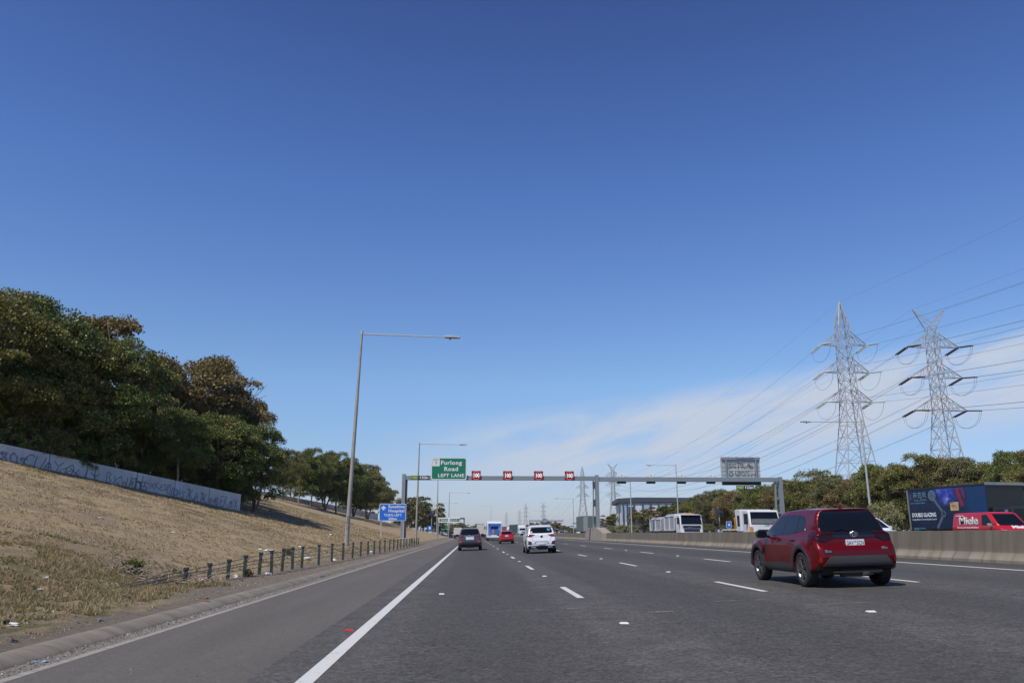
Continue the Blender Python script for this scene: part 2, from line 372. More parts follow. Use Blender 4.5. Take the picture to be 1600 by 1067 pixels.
kerb = sweepY(kprof, 'kerb', M_KERB, ky); kerb['kind'] = 'structure'

WX = ([-40, 0, 44.9, 60.3, 62, 126, 204, 218, 232, 262], [-84, -55, -25.6, -17.1, -18.6, -34.5, -23.3, -15.5, -11, -8.5])  # foot line of the walls / crest
def bstart(Y): return itp(Y, [0, 25, 45], [7.8, 7.5, 6.3])
def plane(X, Y): return .02 - .078 * min(1, max(0, (X + 6.6) / 1.2)) + max(0, -X - bstart(Y)) * .265
def gz(X, Y):
    """height of the left verge and bank"""
    x = X - cx(Y); xw = itp(Y, *WX)
    z = plane(x, Y)
    lim = plane(xw, Y) + (.25 if Y < 60.3 or 126 < Y < 204 else .1)
    if z > lim: z = lim + min(.4, (z - lim) * .03)
    if Y > 255: z = min(z, .02 + max(0, 275 - Y) * .03)
    return z
def gzb(X, Y):
    k = min(1, max(0, (-X - 5.5) / 1.2))
    return gz(X, Y) + k * (.05 * noise.noise(Vector((X * .5, Y * .5, 0))) + .03 * noise.noise(Vector((X * 1.9, Y * 1.9, 3))))
def grid_mesh(name, xs, ys, zf, mat):
    nx = len(xs); vs = [(x + cx(y), y, zf(x + cx(y), y)) for y in ys for x in xs]
    fs = [(j * nx + i, j * nx + i + 1, (j + 1) * nx + i + 1, (j + 1) * nx + i) for j in range(len(ys) - 1) for i in range(nx - 1)]
    me = bpy.data.meshes.new(name); me.from_pydata(vs, [], fs); me.materials.append(mat)
    me.polygons.foreach_set('use_smooth', [True] * len(fs)); o = bpy.data.objects.new(name, me); col.objects.link(o); o['kind'] = 'structure'; return o
bxs = [-110, -95, -80, -70] + [-62 + i * 1.0 for i in range(36)] + [-26 + i * .4 for i in range(46)] + [-7.6 + i * .2 for i in range(11)] + [-5.45, -5.15]
bys = [-40 + 4 * i for i in range(11)] + [.0 + .5 * i for i in range(1, 150)] + [75 + 1.5 * i for i in range(150)]
grid_mesh('grass_bank', bxs, bys, gzb, M_BANK)
# flat land to the horizon and the land on the far side of the motorway
M_LAND = M('land', (.17, .145, .085), .95, var=.4, scale=.02, dirt=(.08, .09, .045), dscale=.05, damt=.8)
mb = MB(); mb.add([(math.cos(2 * PI * i / 48) * 4200, math.sin(2 * PI * i / 48) * 4200, -.75) for i in range(48)], [tuple(range(48))]); g = mb.build('ground', M_LAND); g['kind'] = 'structure'
strip('opposite_carriageway', [(15.2, .44), (38.6, .62)], asphalt('asphalt_far', (.066, .066, .068), (.085, .084, .085), (.09, .087, .085)), YS)
strip('right_verge', [(38.6, .6), (46, .85), (120, .9), (260, -.8)], M_BANK, YS)
strip('exit_lane', [(-60, -.3), (-14, -.29)], M_LAND, [y for y in YS if y > 262])
# painted lines
mb = MB()
def zr(X): return .03 * X + .004
def dash(X, y0, y1, w=.13):
    n = max(1, int((y1 - y0) / 12)) 
    for k in range(n):
        a = y0 + (y1 - y0) * k / n; b = y0 + (y1 - y0) * (k + 1) / n
        mb.add([(X - w / 2 + cx(a), a, zr(X - w / 2)), (X + w / 2 + cx(a), a, zr(X + w / 2)), (X + w / 2 + cx(b), b, zr(X + w / 2)), (X - w / 2 + cx(b), b, zr(X - w / 2))], [(0, 1, 2, 3)])
dash(-1.47, -40, 700, .17); dash(13.0, -40, 700, .15)
for X, y0 in ((2.05, 15.65), (5.58, 15.65), (9.1, 16.6)):
    for k in range(-4, 50): dash(X, y0 + 12.3 * k, y0 + 12.3 * k + 3.2)
o = mb.build('lane_markings', M_PAINT); o['kind'] = 'structure'
# crack sealing and scratches across the lanes
mb = MB(); rr = random.Random(5)
for (x0, y0, ln) in ((.2, 13.6, 1.4), (4.1, 14.0, .8), (5.1, 12.9, 1.2), (2.6, 12.6, .3)):
    for k in range(14):
        x = x0 + rr.random() * ln; y = y0 + rr.uniform(-.05, .05); l = rr.uniform(.05, .25); mb.add([(x, y, .03 * x + .003), (x + l, y + .01, .03 * (x + l) + .003), (x + l, y + .02, .03 * (x + l) + .003), (x, y + .018, .03 * x + .003)], [(0, 1, 2, 3)])
o = mb.build('road_scratches', M('scratch', (.3, .29, .27), .9)); o['kind'] = 'structure'

# raised reflectors
M_REFW = M('reflector_white', (.7, .7, .66), .35); M_REFR = M('reflector_red', (.5, .03, .02), .3)
def reflector(X, Y, m, label):
    mb = MB(); w, d, h = .06, .055, .018
    mb.add([(-w, -d, 0), (w, -d, 0), (w, d, 0), (-w, d, 0), (-w * .8, -d * .45, h), (w * .8, -d * .45, h), (w * .8, d * .45, h), (-w * .8, d * .45, h)], [(0, 1, 5, 4), (1, 2, 6, 5), (2, 3, 7, 6), (3, 0, 4, 7), (4, 5, 6, 7)])
    o = mb.build('road_reflector', m); o.location = (X + cx(Y), Y, .03 * X + .002); tag(o, label, 'road reflector', 'raised reflectors along the lane lines'); return o
for ln, X, ys in (('first lane line from the left', 2.05, (11.25, 23.5, 35.8, 48.1)), ('second lane line from the left', 5.6, (11.55, 23.5, 35.8)), ('third lane line from the left', 9.1, (24, 36.3, 48.6))):
    for k, y in enumerate(ys): reflector(X, y, M_REFW, '%s white raised reflector on the %s' % (('nearest', 'second nearest', 'third nearest', 'fourth nearest')[k], ln))
reflector(-1.66, 11.6, M_REFR, 'red raised reflector beside the white edge line')
reflector(-.64, 17.9, M_REFW, 'lone white reflector in the middle of the left lane')

# ------------------------------------------------------------------ grass and gravel (stuff)
def tint_attr(me, vals):
    a = me.attributes.new('tint', 'FLOAT', 'FACE'); a.data.foreach_set('value', vals)
def attr_mat(name, stops, rough=.8, transl=.25, noise_amt=.0, spec=.2):
    m = bpy.data.materials.new(name); m.use_nodes = True; t = m.node_tree; b = t.nodes['Principled BSDF']
    at = t.nodes.new('ShaderNodeAttribute'); at.attribute_name = 'tint'
    c = ramp(t, at.outputs['Fac'], stops)
    t.links.new(c, b.inputs['Base Color']); b.inputs['Roughness'].default_value = rough; b.inputs['Specular IOR Level'].default_value = spec
    if transl:
        tr = t.nodes.new('ShaderNodeBsdfTranslucent'); t.links.new(c, tr.inputs[0]); ms = t.nodes.new('ShaderNodeMixShader'); ms.inputs[0].default_value = transl
        t.links.new(b.outputs[0], ms.inputs[1]); t.links.new(tr.outputs[0], ms.inputs[2]); t.links.new(ms.outputs[0], t.nodes['Material Output'].inputs[0])
    return m
M_STRAW = attr_mat('dry_grass', [(0, (.11, .12, .04)), (.3, (.2, .18, .07)), (.5, (.36, .27, .15)), (.8, (.46, .37, .24)), (1, (.58, .51, .37))])
def grass():
    rng = np.random.default_rng(4); V = []; T = []
    def scat(n, y0, y1, p, sz, bl):
        cnt = 0
        while cnt < n:
            Y = y0 + (y1 - y0) * rng.random() ** p
            xw = itp(Y, *WX)
            X = -5.6 + (xw + 5.6) * rng.random()
            dn = noise.noise(Vector((X * .45, Y * .45, 7)))
            lim = 6.1 if Y < 18 else (7.4 if Y < 30 else 6.6)
            if -X < lim + 1.5 * dn and rng.random() < .97: continue
            if abs(X) > .72 * Y + 6: cnt += .3; continue
            if noise.noise(Vector((X * .9, Y * .9, 1))) < -.35 + .3 * rng.random(): continue
            cnt += 1
            green = (Y < 24 and X > -12 and noise.noise(Vector((X * .6, Y * .6, 20))) > -.05)
            base = .3 if green else .66 + .3 * noise.noise(Vector((X * .35, Y * .35, 11)))
            z = gzb(X, Y) - .01
            hh = sz * (.6 + .8 * rng.random()) * (1.1 + .8 * dn)
            for k in range(bl):
                a = rng.random() * 6.28; lean = .3 + .9 * rng.random(); r = .07 * rng.random() * (sz / .1); bx = X + r * math.cos(a * 3); by = Y + r * math.sin(a * 3)
                w = .006 + .006 * rng.random() + .0003 * Y; px, py = -math.sin(a) * w, math.cos(a) * w; h_ = hh * (.5 + .6 * rng.random())
                V.append((bx - px, by - py, z)); V.append((bx + px, by + py, z)); V.append((bx + math.cos(a) * lean * h_, by + math.sin(a) * lean * h_, z + h_))
                T.append(min(1, max(0, base + rng.normal() * .16)))
    scat(17000, 8, 26, 1.0, .05, 7)
    scat(26000, 20, 50, 1.0, .052, 5)
    scat(17000, 45, 110, 1.0, .078, 4)
    cnt = 0
    while cnt < 7500:      # longer yellow-green grass on the flat verge at the lower left
        Y = 9 + 13 * rng.random(); X = -5.9 - 5.5 * rng.random(); q = noise.noise(Vector((X * .8, Y * .8, 31)))
        if q < -.18 or -X < 6.1 + .8 * noise.noise(Vector((X, Y * .7, 5))): continue
        cnt += 1; z = gzb(X, Y) - .01; hh = .05 + .09 * rng.random() * (1 + q); b0 = .42 + .35 * q
        for k in range(6):
            a = rng.random() * 6.28; ln_ = .4 + rng.random(); r = .05 * rng.random(); bx, by = X + r * math.cos(a * 3), Y + r * math.sin(a * 3); w = .008; px, py = -math.sin(a) * w, math.cos(a) * w; h_ = hh * (.5 + .6 * rng.random())
            V.append((bx - px, by - py, z)); V.append((bx + px, by + py, z)); V.append((bx + math.cos(a) * ln_ * h_, by + math.sin(a) * ln_ * h_, z + h_)); T.append(min(1, max(0, b0 + rng.normal() * .17)))
    me = bpy.data.meshes.new('dry_grass'); n = len(T); me.from_pydata(V, [], [(3 * i, 3 * i + 1, 3 * i + 2) for i in range(n)]); tint_attr(me, T); me.materials.append(M_STRAW)
    o = bpy.data.objects.new('dry_grass', me); col.objects.link(o); tag(o, 'sparse dry straw and green grass over the sloping left bank', 'grass', kind='stuff')
grass()
def gravel():
    rng = np.random.default_rng(9); mb = MB(); T = []
    def st(X, Y, z, r):
        a = rng.random() * 6.28; p = [(X + r * math.cos(a + k * 2.09) * (.7 + .5 * rng.random()), Y + r * math.sin(a + k * 2.09) * (.7 + .5 * rng.random()), z - r * .2) for k in range(3)]
        k = len(mb.v); mb.v += p + [(X, Y, z + r * .7)]; mb.f += [(k, k + 1, k + 3), (k + 1, k + 2, k + 3), (k + 2, k, k + 3)]; T.extend([min(1, max(0, .45 + .25 * rng.normal()))] * 3)
    for i in range(3200): Y = 8 + 30 * rng.random() ** 1.4; st(-4.45 - .45 * rng.random(), Y, -.138, .006 + .014 * rng.random())
    for i in range(4200): Y = 9 + 32 * rng.random() ** 1.3; X = -5.5 - 1.9 * rng.random() ** 1.3; st(X, Y, gzb(X, Y), .006 + .016 * rng.random())
    for i in range(500): X = -4.35 + 2.2 * rng.random(); st(X, 7.5 + 22 * rng.random() ** 1.5, .03 * X, .004 + .006 * rng.random())
    me = bpy.data.meshes.new('gravel'); me.from_pydata(mb.v, [], mb.f); tint_attr(me, T); me.materials.append(attr_mat('stones', [(0, (.05, .045, .04)), (.5, (.2, .175, .145)), (1, (.5, .46, .4))], .9, 0))
    o = bpy.data.objects.new('gravel', me); col.objects.link(o); tag(o, 'loose grey gravel and grit along the kerb', 'gravel', kind='stuff')
gravel()

# ------------------------------------------------------------------ walls on the bank
M_SPRAY = M('spray_black', (.15, .15, .18), .6); M_SPRAYK = M('spray_dark_green', (.03, .06, .045), .6); M_SPRAYG = M('spray_grey', (.42, .43, .45), .7); M_SPRAYB = M('spray_blue', (.13, .16, .34), .6)
def bank_wall(pts, tops, label, panel, scr):
    """pts: foot line (X, Y), tops: height of the top edge at each end"""
    (x0, y0), (x1, y1) = pts; Ln = math.hypot(x1 - x0, y1 - y0); dx, dy = (x1 - x0) / Ln, (y1 - y0) / Ln; nx, ny = dy, -dx   # towards the road
    root = empty('concrete_wall', (x0, y0, gz(x0, y0)), 0, label, 'wall'); z0 = gz(x0, y0); n = max(1, round(Ln / panel))
    def top(u): return tops[0] + (tops[1] - tops[0]) * u / Ln
    for i in range(n):
        a, b = Ln * i / n + .03, Ln * (i + 1) / n - .03; m = MB()
        A = (dx * a, dy * a); B = (dx * b, dy * b); t = .09; vs = []
        for (P, u) in ((A, a), (B, b)):
            for s in (t, -t):
                vs += [(P[0] + nx * s, P[1] + ny * s, gz(x0 + P[0], y0 + P[1]) - z0 - .6), (P[0] + nx * s, P[1] + ny * s, top(u) - z0)]
        m.add(vs, [(0, 1, 5, 4), (2, 6, 7, 3), (1, 3, 7, 5), (0, 4, 6, 2), (0, 2, 3, 1), (4, 5, 7, 6)])
        m.build('wall_panel', M_WALL, root, bevel=.012)
    for (w, u0, wd, h, v0, mt, sd_, th) in scr:
        scrawl(w, wd, h, lambda u, v: (dx * (u0 + u) + nx * .096, dy * (u0 + u) + ny * .096, top(u0 + u) - z0 - v0 + v), th, mt, root, sd_)
    return root
bank_wall(((-30.5, 37.6), (-17.0, 60.5)), (7.06, 4.03), 'pale graffitied concrete wall under the big trees at the near left', 3.1,
          [('BOTZ.', 7.2, 2.7, .75, 1.0, M_SPRAYB, 1, .05), ('CUAYOXTY', 10.2, 5.0, .75, 1.02, M_SPRAY, 2, .05), ('BKWEHS', 15.6, 3.0, .8, 1.05, M_SPRAY, 3, .045),
           ('RKE', 18.8, 1.0, .5, .8, M_SPRAY, 4, .04), ('VOBONS', 19.8, 1.7, .6, 1.0, M_SPRAYB, 5, .045), ('ZKATK', 21.6, 1.9, .75, 1.15, M_SPRAY, 6, .045), ('RABERCBX', 23.7, 2.6, .7, 1.1, M_SPRAY, 7, .045), ('SOS', 9.0, 1.6, .5, .9, M_SPRAYG, 21, .09), ('OCUC', 12.4, 2.2, .7, 1.15, M_SPRAY, 22, .03), ('XOE', 17.0, 1.6, .7, 1.1, M_SPRAYG, 23, .11), ('MUVO', 22.2, 2.0, .5, 1.3, M_SPRAYB, 24, .03)])
bank_wall(((-34.3, 125.5), (-23.4, 203.6)), (7.95, 6.05), 'long grey concrete wall along the top of the bank farther away', 6.2,
          [('BOKTES', 20, 8, .6, .8, M_SPRAY, 8, .07), ('KRAZEN', 38, 9, .7, .95, M_SPRAY, 9, .07), ('TOBY', 60, 8, .8, 1.2, M_SPRAYB, 10, .08)])

# ------------------------------------------------------------------ trees
LEAF = {}
for nm, st_, tr_ in (('green', [(0, (.024, .034, .010)), (.5, (.060, .074, .022)), (.85, (.105, .115, .036)), (1, (.19, .17, .07))], .22),
                ('olive', [(0, (.032, .034, .012)), (.5, (.074, .077, .025)), (.85, (.118, .113, .040)), (1, (.2, .17, .08))], .22),
                ('brown', [(0, (.045, .036, .018)), (.35, (.078, .064, .030)), (.6, (.115, .083, .040)), (.85, (.145, .112, .056)), (1, (.22, .18, .1))], .2),
                ('dull', [(0, (.03, .035, .018)), (.5, (.075, .078, .038)), (.85, (.12, .115, .06)), (1, (.19, .17, .1))], .2),
                ('pale', [(0, (.06, .065, .035)), (.5, (.125, .13, .07)), (.85, (.18, .175, .1)), (1, (.26, .24, .15))], .2)):
    LEAF[nm] = attr_mat('leaves_' + nm, [(p, (min(.3, c[0] * (2.15 if nm == 'green' else 2.2)), min(.28, c[1] * 2.1), c[2] * 1.55)) for p, c in st_], .5, .17, spec=.4)
M_BARK = M('gum_bark', (.23, .185, .145), .85, var=.4, scale=3, dirt=(.07, .055, .045), dscale=2.5, damt=.8, bump=.4, bscale=12)
M_BARKP = M('pale_bark', (.42, .37, .31), .8, var=.3, scale=3, dirt=(.2, .15, .11), dscale=2.5, damt=.6)
def tree_mesh(seed, H=10, r=4, nl=16000, low=.12, size=.2, trunk=.17, nb=46, droop=.5, bark=None, umb=1.0):
    rng = np.random.default_rng(seed); mb = MB(); blobs = []
    rr = random.Random(seed)
    nt_ = rr.choice((1, 2, 3)); ends = []
    for k in range(nt_):
        a = 2 * PI * k / nt_ + rr.random(); ls = .25 if nt_ > 1 else .06
        p = [Vector((0, 0, -.6))]; d = Vector((math.cos(a) * ls, math.sin(a) * ls, 1))
        for i in range(6): p.append(p[-1] + d.normalized() * H * .13 + Vector((rr.uniform(-.12, .12), rr.uniform(-.12, .12), 0)))
        rad = [trunk * (1 - .13 * i) for i in range(7)]; mb.path(p, rad, 7)
        for j in range(7):
            s = p[rr.randint(2, 6)]; a2 = rr.random() * 6.28; e = Vector((math.cos(a2) * r * rr.uniform(.45, .85), math.sin(a2) * r * rr.uniform(.45, .85), H * rr.uniform(.45, .9)))
            m1 = (s + e) / 2 + Vector((0, 0, -.3)); mb.path([s, m1, e], [trunk * .4, trunk * .25, trunk * .08], 5); ends.append((m1, e))
            for q in range(3):
                e2 = e + Vector((rr.uniform(-1, 1), rr.uniform(-1, 1), rr.uniform(-.2, 1))); mb.path([m1.lerp(e, rr.random()), e2], [trunk * .12, .012], 4)
    C = []
    cz0 = H * (low + (1 - low) * .5); hz = H * (1 - low) * .5
    r *= .88
    for i in range(int(nb * 1.5)):
        u = rng.random(); a = rng.random() * 6.283; ph = math.acos(1 - 2 * u * .93); f = .5 + .44 * rng.random() ** .5
        lump = 1 + .22 * math.sin(2 * a + seed) + .15 * math.sin(3 * a + 2 * seed)
        x = r * f * math.sin(ph) * math.cos(a) * lump; y = r * f * math.sin(ph) * math.sin(a) * lump; z = cz0 + hz * f * math.cos(ph)
        b = r * (.15 + .17 * rng.random()); C.append((x, y, min(z, H - b * .7), b, rng.random()))
    w = np.array([c[3] ** 2 for c in C]); w /= w.sum(); idx = rng.choice(len(C), nl, p=w); c = np.array(C)[idx]
    dirs = rng.normal(size=(nl, 3)); dirs /= np.linalg.norm(dirs, axis=1)[:, None]; dirs[:, 2] = np.where(dirs[:, 2] < -.3, -dirs[:, 2] * .6, dirs[:, 2])
    rad = c[:, 3] * (.62 + .42 * rng.random(nl) ** .6) * (1 + .1 * rng.normal(size=nl)); P = c[:, :3] + dirs * rad[:, None] * np.array([1, 1, .78])
    # leaf: rhombus hanging outwards and down
    ax = dirs * .8 + rng.normal(size=(nl, 3)) * .6; ax[:, 2] -= droop; ax /= np.linalg.norm(ax, axis=1)[:, None]
    sd_ = np.cross(ax, rng.normal(size=(nl, 3))); sd_ /= np.linalg.norm(sd_, axis=1)[:, None] + 1e-6
    ln = size * (.7 + .7 * rng.random(nl))[:, None]; wd = ln * .32
    V = np.empty((nl, 4, 3)); V[:, 0] = P - ax * ln * .5; V[:, 1] = P + sd_ * wd; V[:, 2] = P + ax * ln * .6; V[:, 3] = P - sd_ * wd
    t = np.clip(.48 + .5 * (c[:, 4] - .5) + .17 * rng.normal(size=nl), 0, 1)
    me = bpy.data.meshes.new('crown'); me.vertices.add(nl * 4); me.vertices.foreach_set('co', V.reshape(-1)); me.loops.add(nl * 4); me.loops.foreach_set('vertex_index', np.arange(nl * 4, dtype=np.int32))
    me.polygons.add(nl); me.polygons.foreach_set('loop_start', np.arange(0, nl * 4, 4, dtype=np.int32)); me.update(); tint_attr(me, t.astype(np.float32))
    me.materials.append(LEAF['green']); me.validate()
    tm = bpy.data.meshes.new('trunk'); tm.from_pydata(mb.v, [], mb.f); tm.materials.append(bark or M_BARK); tm.polygons.foreach_set('use_smooth', [True] * len(mb.f))
    return me, tm
KINDS = {}
def kind_mesh(k, leaf):
    if (k, leaf) in KINDS: return KINDS[(k, leaf)]
    base = KINDS.get(k)
    if not base:
        P = {'a': dict(seed=1, H=10, r=4.2, nl=52000, low=.04, size=.15, nb=64), 'b': dict(seed=5, H=10, r=4.4, nl=50000, low=.08, size=.15, nb=76), 'c': dict(seed=8, H=10, r=4.0, nl=42000, low=.14, size=.145, nb=52, bark=M_BARKP),
             'd': dict(seed=12, H=10, r=3.6, nl=28000, low=.28, size=.15, nb=40, bark=M_BARKP), 'e': dict(seed=21, H=10, r=5.2, nl=42000, low=.0, size=.18, nb=72), 'f': dict(seed=27, H=10, r=4.6, nl=34000, low=.02, size=.18, nb=56),
             's': dict(seed=33, H=10, r=8, nl=14000, low=.0, size=.42, nb=40), 't': dict(seed=40, H=10, r=4.0, nl=6500, low=.12, size=.36, nb=34), 'u': dict(seed=47, H=10, r=4.6, nl=6500, low=.1, size=.36, nb=26)}[k]
        base = tree_mesh(**P); KINDS[k] = base
    me = base[0].copy(); me.materials.clear(); me.materials.append(LEAF[leaf]); KINDS[(k, leaf)] = (me, base[1]); return KINDS[(k, leaf)]
def tree(k, leaf, X, Y, z, H, rs, label, group, cat='tree', name='gum_tree', rot=None, sink=0):
    me, tm = kind_mesh(k, leaf); rr = random.Random(int(X * 13 + Y * 7))
    root = empty(name, (X, Y, z - sink), rot if rot is not None else rr.random() * 6.28, label, cat, group)
    s = H / 10
    for nm, m in (('crown', me), ('trunk', tm)):
        o = bpy.data.objects.new(nm, m); col.objects.link(o); o.parent = root; o.scale = (s * rs, s * rs, s)
    return root
def azx(px, D):    # picture column -> X at distance D (used to survey tree positions)
    dx = (px - 800) / 1250; f = (.0468, .9713, .2334); r = (.99884, -.04817, 0); u = (-.0112, -.2331, .97239)
    b = -.24
    v = [f[i] + dx * r[i] + b * u[i] for i in range(3)]; return v[0] / v[1] * D
def ztop(py, px, D):
    v = (py - 533.5) / 1250; e = math.atan(.24) - math.atan(v / math.sqrt(1 + ((px - 800) / 1250) ** 2 * 0 + 0)); return EYE + math.tan(e) * D
ORD = 'first second third fourth fifth sixth seventh eighth ninth tenth eleventh twelfth'.split()
GL = 'trees behind the near graffitied wall'
for (px, D, ty, k, lf, rs, lab) in (
    (-75, 46, 440, 'a', 'olive', 1.0, 'tall olive gum tree cut by the left edge, tallest by the near wall'),
    (8, 49.5, 452, 'b', 'green', .92, 'tall dark gum tree leftmost fully visible above the near wall'),
    (62, 50, 482, 'c', 'olive', .95, 'olive brown gum tree between the leftmost tall tree and the round green one'),
    (118, 58, 486, 'd', 'brown', 1.0, 'thin brownish treetop showing behind the round green gum tree'),
    (150, 51.5, 512, 'a', 'green', .88, 'round deep green gum tree at the right of the first clump'),
    (228, 62, 552, 'b', 'brown', .85, 'reddish brown gum tree just right of the round green tree'),
    (306, 66, 548, 'b', 'brown', 1.05, 'largest reddish brown gum tree with a domed top'),
    (352, 72, 585, 'c', 'brown', .8, 'brown gum tree on the right shoulder of the domed brown tree'),
    (268, 56.5, 612, 'c', 'green', 1.0, 'yellowish olive gum tree in front of the domed brown tree'),
    (335, 60.5, 634, 'a', 'green', 1.15, 'bushy green gum tree over the right half of the near wall'),
    (396, 65, 648, 'f', 'green', .85, 'low green gum tree overhanging the right end of the near wall'),
    (205, 57, 600, 'd', 'olive', 1.15, 'dark understorey gum tree with bare pale limbs in the middle'),
    (20, 56, 560, 'f', 'green', 1.1, 'lower gum tree in the shade behind the leftmost tall tree'),
    (100, 54, 590, 'e', 'green', 1.0, 'shaded gum tree between the two tall clumps, low and dark')):
    X = azx(px, D); z = gz(X, D); tree(k, lf, X, D, z, ztop(ty, px, D) - z - .75, rs * .98, lab, GL)
for (X, Y, H_, k, lf, lab) in ((-19.6, 65.0, 7.8, 'f', 'green', 'low tree just past the right end of the near wall'), (-22.6, 69.5, 8.8, 'b', 'olive', 'tree behind the right end of the near wall, nearer one'), (-25.0, 77, 9.5, 'b', 'green', 'tree behind the right end of the near wall, farther one'),
    (-27.8, 86, 9.8, 'c', 'olive', 'tree on the slope between the near wall and the far wall'), (-30.6, 97, 9.0, 'b', 'olive', 'tree left of the far wall, mostly hidden by the near clump')):
    tree(k, lf, X, Y, gz(X, Y), H_, .82, lab, GL)
tree('s', 'green', -17.6, 62.6, gz(-17.6, 62.6), 3.0, .55, 'dark shrub hugging the right end of the near wall', 'shrubs behind the near wall', 'shrub', 'wall_shrub'); tree('s', 'olive', -19.3, 67.5, gz(-19.3, 67.5), 3.2, .6, 'shrub beyond the right end of the near wall', 'shrubs behind the near wall', 'shrub', 'wall_shrub')
# shrubs right behind the wall
for i, (px, D, h_) in enumerate(((-20, 47, 2.6), (30, 47.5, 2.4), (85, 48.5, 2.6), (140, 50.5, 2.5), (190, 53, 2.6), (240, 55.5, 2.6), (290, 58.5, 2.8), (335, 61, 2.6), (372, 63.5, 2.4))):
    X = azx(px, D) - 1.0; tree('s', 'green' if i % 2 else 'olive', X, D, gz(X, D), h_, .75, 'low dark shrub behind the near wall, %s from the left' % ORD[i], 'shrubs behind the near wall', 'shrub', 'wall_shrub')
GM = 'trees behind the far bank wall'
for (px, D, ty, k, lf, rs, lab) in (
    (438, 128, 694, 'c', 'olive', .95, 'leftmost olive gum tree above the long far wall'),
    (464, 138, 708, 'd', 'olive', 1.0, 'small open gum tree second from the left above the far wall'),
    (484, 136, 698, 'a', 'green', .9, 'tall narrow gum tree third from the left above the far wall'),
    (505, 144, 706, 'b', 'olive', 1.0, 'gum tree fourth from the left above the far wall'),
    (524, 146, 703, 'a', 'green', 1.0, 'broad dark gum tree in the middle above the far wall'),
    (551, 160, 726, 'f', 'green', .9, 'gum tree directly right of the first lamp pole'),
    (573, 172, 733, 'b', 'olive', 1.0, 'rounded gum tree left of the hospital sign'),
    (574, 200, 724, 'd', 'brown', .8, 'thin treetop poking up behind the rounded trees by the hospital sign'),
    (594, 188, 750, 'a', 'green', .9, 'last gum tree above the right end of the far wall'),
    (452, 150, 715, 'f', 'olive', 1.0, 'shaded gum tree behind the leftmost far wall trees'),
    (540, 158, 720, 'e', 'green', .9, 'shaded gum tree behind the first lamp pole')):
    X = azx(px, D); z = gz(X, D); tree(k, lf, X, D, z, ztop(ty, px, D) - z - .3, rs, lab, GM)
GK = 'trees at the far end of the bank'
for (px, D, ty, k, lf, rs, lab) in (
    (614, 232, 768, 'd', 'pale', .8, 'thin pale tree just right of the hospital sign'),
    (641, 240, 774, 't', 'dull', .9, 'grey green tree left of the second lamp pole'),
    (655, 250, 772, 't', 'dull', 1.0, 'grey green tree right behind the second lamp pole'),
    (668, 258, 778, 'u', 'dull', 1.1, 'grey green tree left of the solar panel post'),
    (678, 275, 800, 'u', 'green', 1.1, 'lowest dark tree at the tip of the bank'),
    (630, 262, 785, 'u', 'dull', 1.2, 'shaded grey green tree at the back of the bank end')):
    X = azx(px, D); z = min(gz(X, D), 4); tree(k, lf, X, D, z, ztop(ty, px, D) - z + .3, rs, lab, GK)
GR = 'trees along the right side of the motorway'
RT = [(1648, 66, 690, 'a', 'olive', .9), (1600, 72, 682, 'c', 'green', .75), (1562, 76, 714, 'e', 'olive', .8), (1520, 80, 706, 'b', 'dull', .9), (1482, 84, 704, 'f', 'brown', .85), (1442, 84, 701, 'a', 'olive', .85), (1402, 92, 722, 'e', 'olive', .9),
      (1372, 97, 719, 'b', 'green', .85), (1340, 100, 740, 'f', 'brown', .9), (1308, 105, 731, 'c', 'dull', .95), (1284, 112, 728, 'e', 'olive', .8), (1256, 114, 742, 'f', 'olive', .9), (1228, 124, 745, 'b', 'brown', .9), (1203, 128, 752, 'e', 'green', .85),
      (1178, 142, 755, 'f', 'olive', 1.0), (1150, 148, 762, 'e', 'brown', 1.0), (1116, 158, 755, 'c', 'dull', 1.0), (1098, 172, 768, 'f', 'olive', 1.0), (1080, 182, 780, 'e', 'olive', 1.0), (1060, 190, 776, 't', 'green', 1.15),
      (1042, 204, 784, 't', 'brown', 1.15), (1022, 214, 789, 'u', 'olive', 1.2), (1004, 226, 789, 't', 'brown', 1.2), (985, 240, 795, 'u', 'olive', 1.2), (968, 255, 797, 't', 'olive', 1.2), (952, 280, 803, 'u', 'brown', 1.2)]
RL = ['tall tree cut by the right edge', 'dark pointed tree at the right edge above the black lorry', 'wide olive tree behind the black lorry', 'brownish tree right of the forked pylon', 'reddish tree at the right foot of the forked pylon', 'tall olive tree at the left foot of the forked pylon', 'dense olive tree left of the advertising lorry',
      'dark green tree right of the tall right lamp pole', 'brownish tree left of the tall right lamp pole', 'thin topped tree at the foot of the pointed pylon', 'olive tree just left of the pointed pylon', 'olive tree above the red car roof', 'brown tree right of the gantry end post', 'dark tree directly behind the gantry end post',
      'olive tree left of the gantry end post', 'brown tree below the large sign back', 'open topped tree left of the large sign back', 'olive tree above the solar post on the right', 'olive tree right of the tipper truck', 'round dark tree above the tipper cab',
      'brown tree above the tipper trailer', 'olive tree right of the station roof', 'brown tree below the station roof', 'low olive tree below the station columns', 'low olive tree left of the station', 'farthest small tree beside the gantry middle post']
for (px, D, ty, k, lf, rs), lab in zip(RT, RL):
    X = azx(px, D) + cx(D); tree(k, lf, X, D, .8, ztop(ty, px, D) - .9, rs * 1.15, lab + ', right side', GR, name='roadside_tree', sink=.2)
for i, (px, D, ty) in enumerate(((1580, 92, 722), (1500, 97, 722), (1462, 103, 722), (1420, 108, 735), (1355, 118, 740), (1322, 124, 745), (1240, 136, 755), (1190, 152, 762), (1132, 175, 770), (1070, 210, 788))):
    X = azx(px, D); tree('ef'[i % 2], ('olive', 'dull', 'brown')[i % 3], X, D, .8, ztop(ty, px, D) - .5, 1.15, 'half hidden tree of the second row, %s from the right edge' % ORD[i], GR, name='roadside_tree', sink=.2)
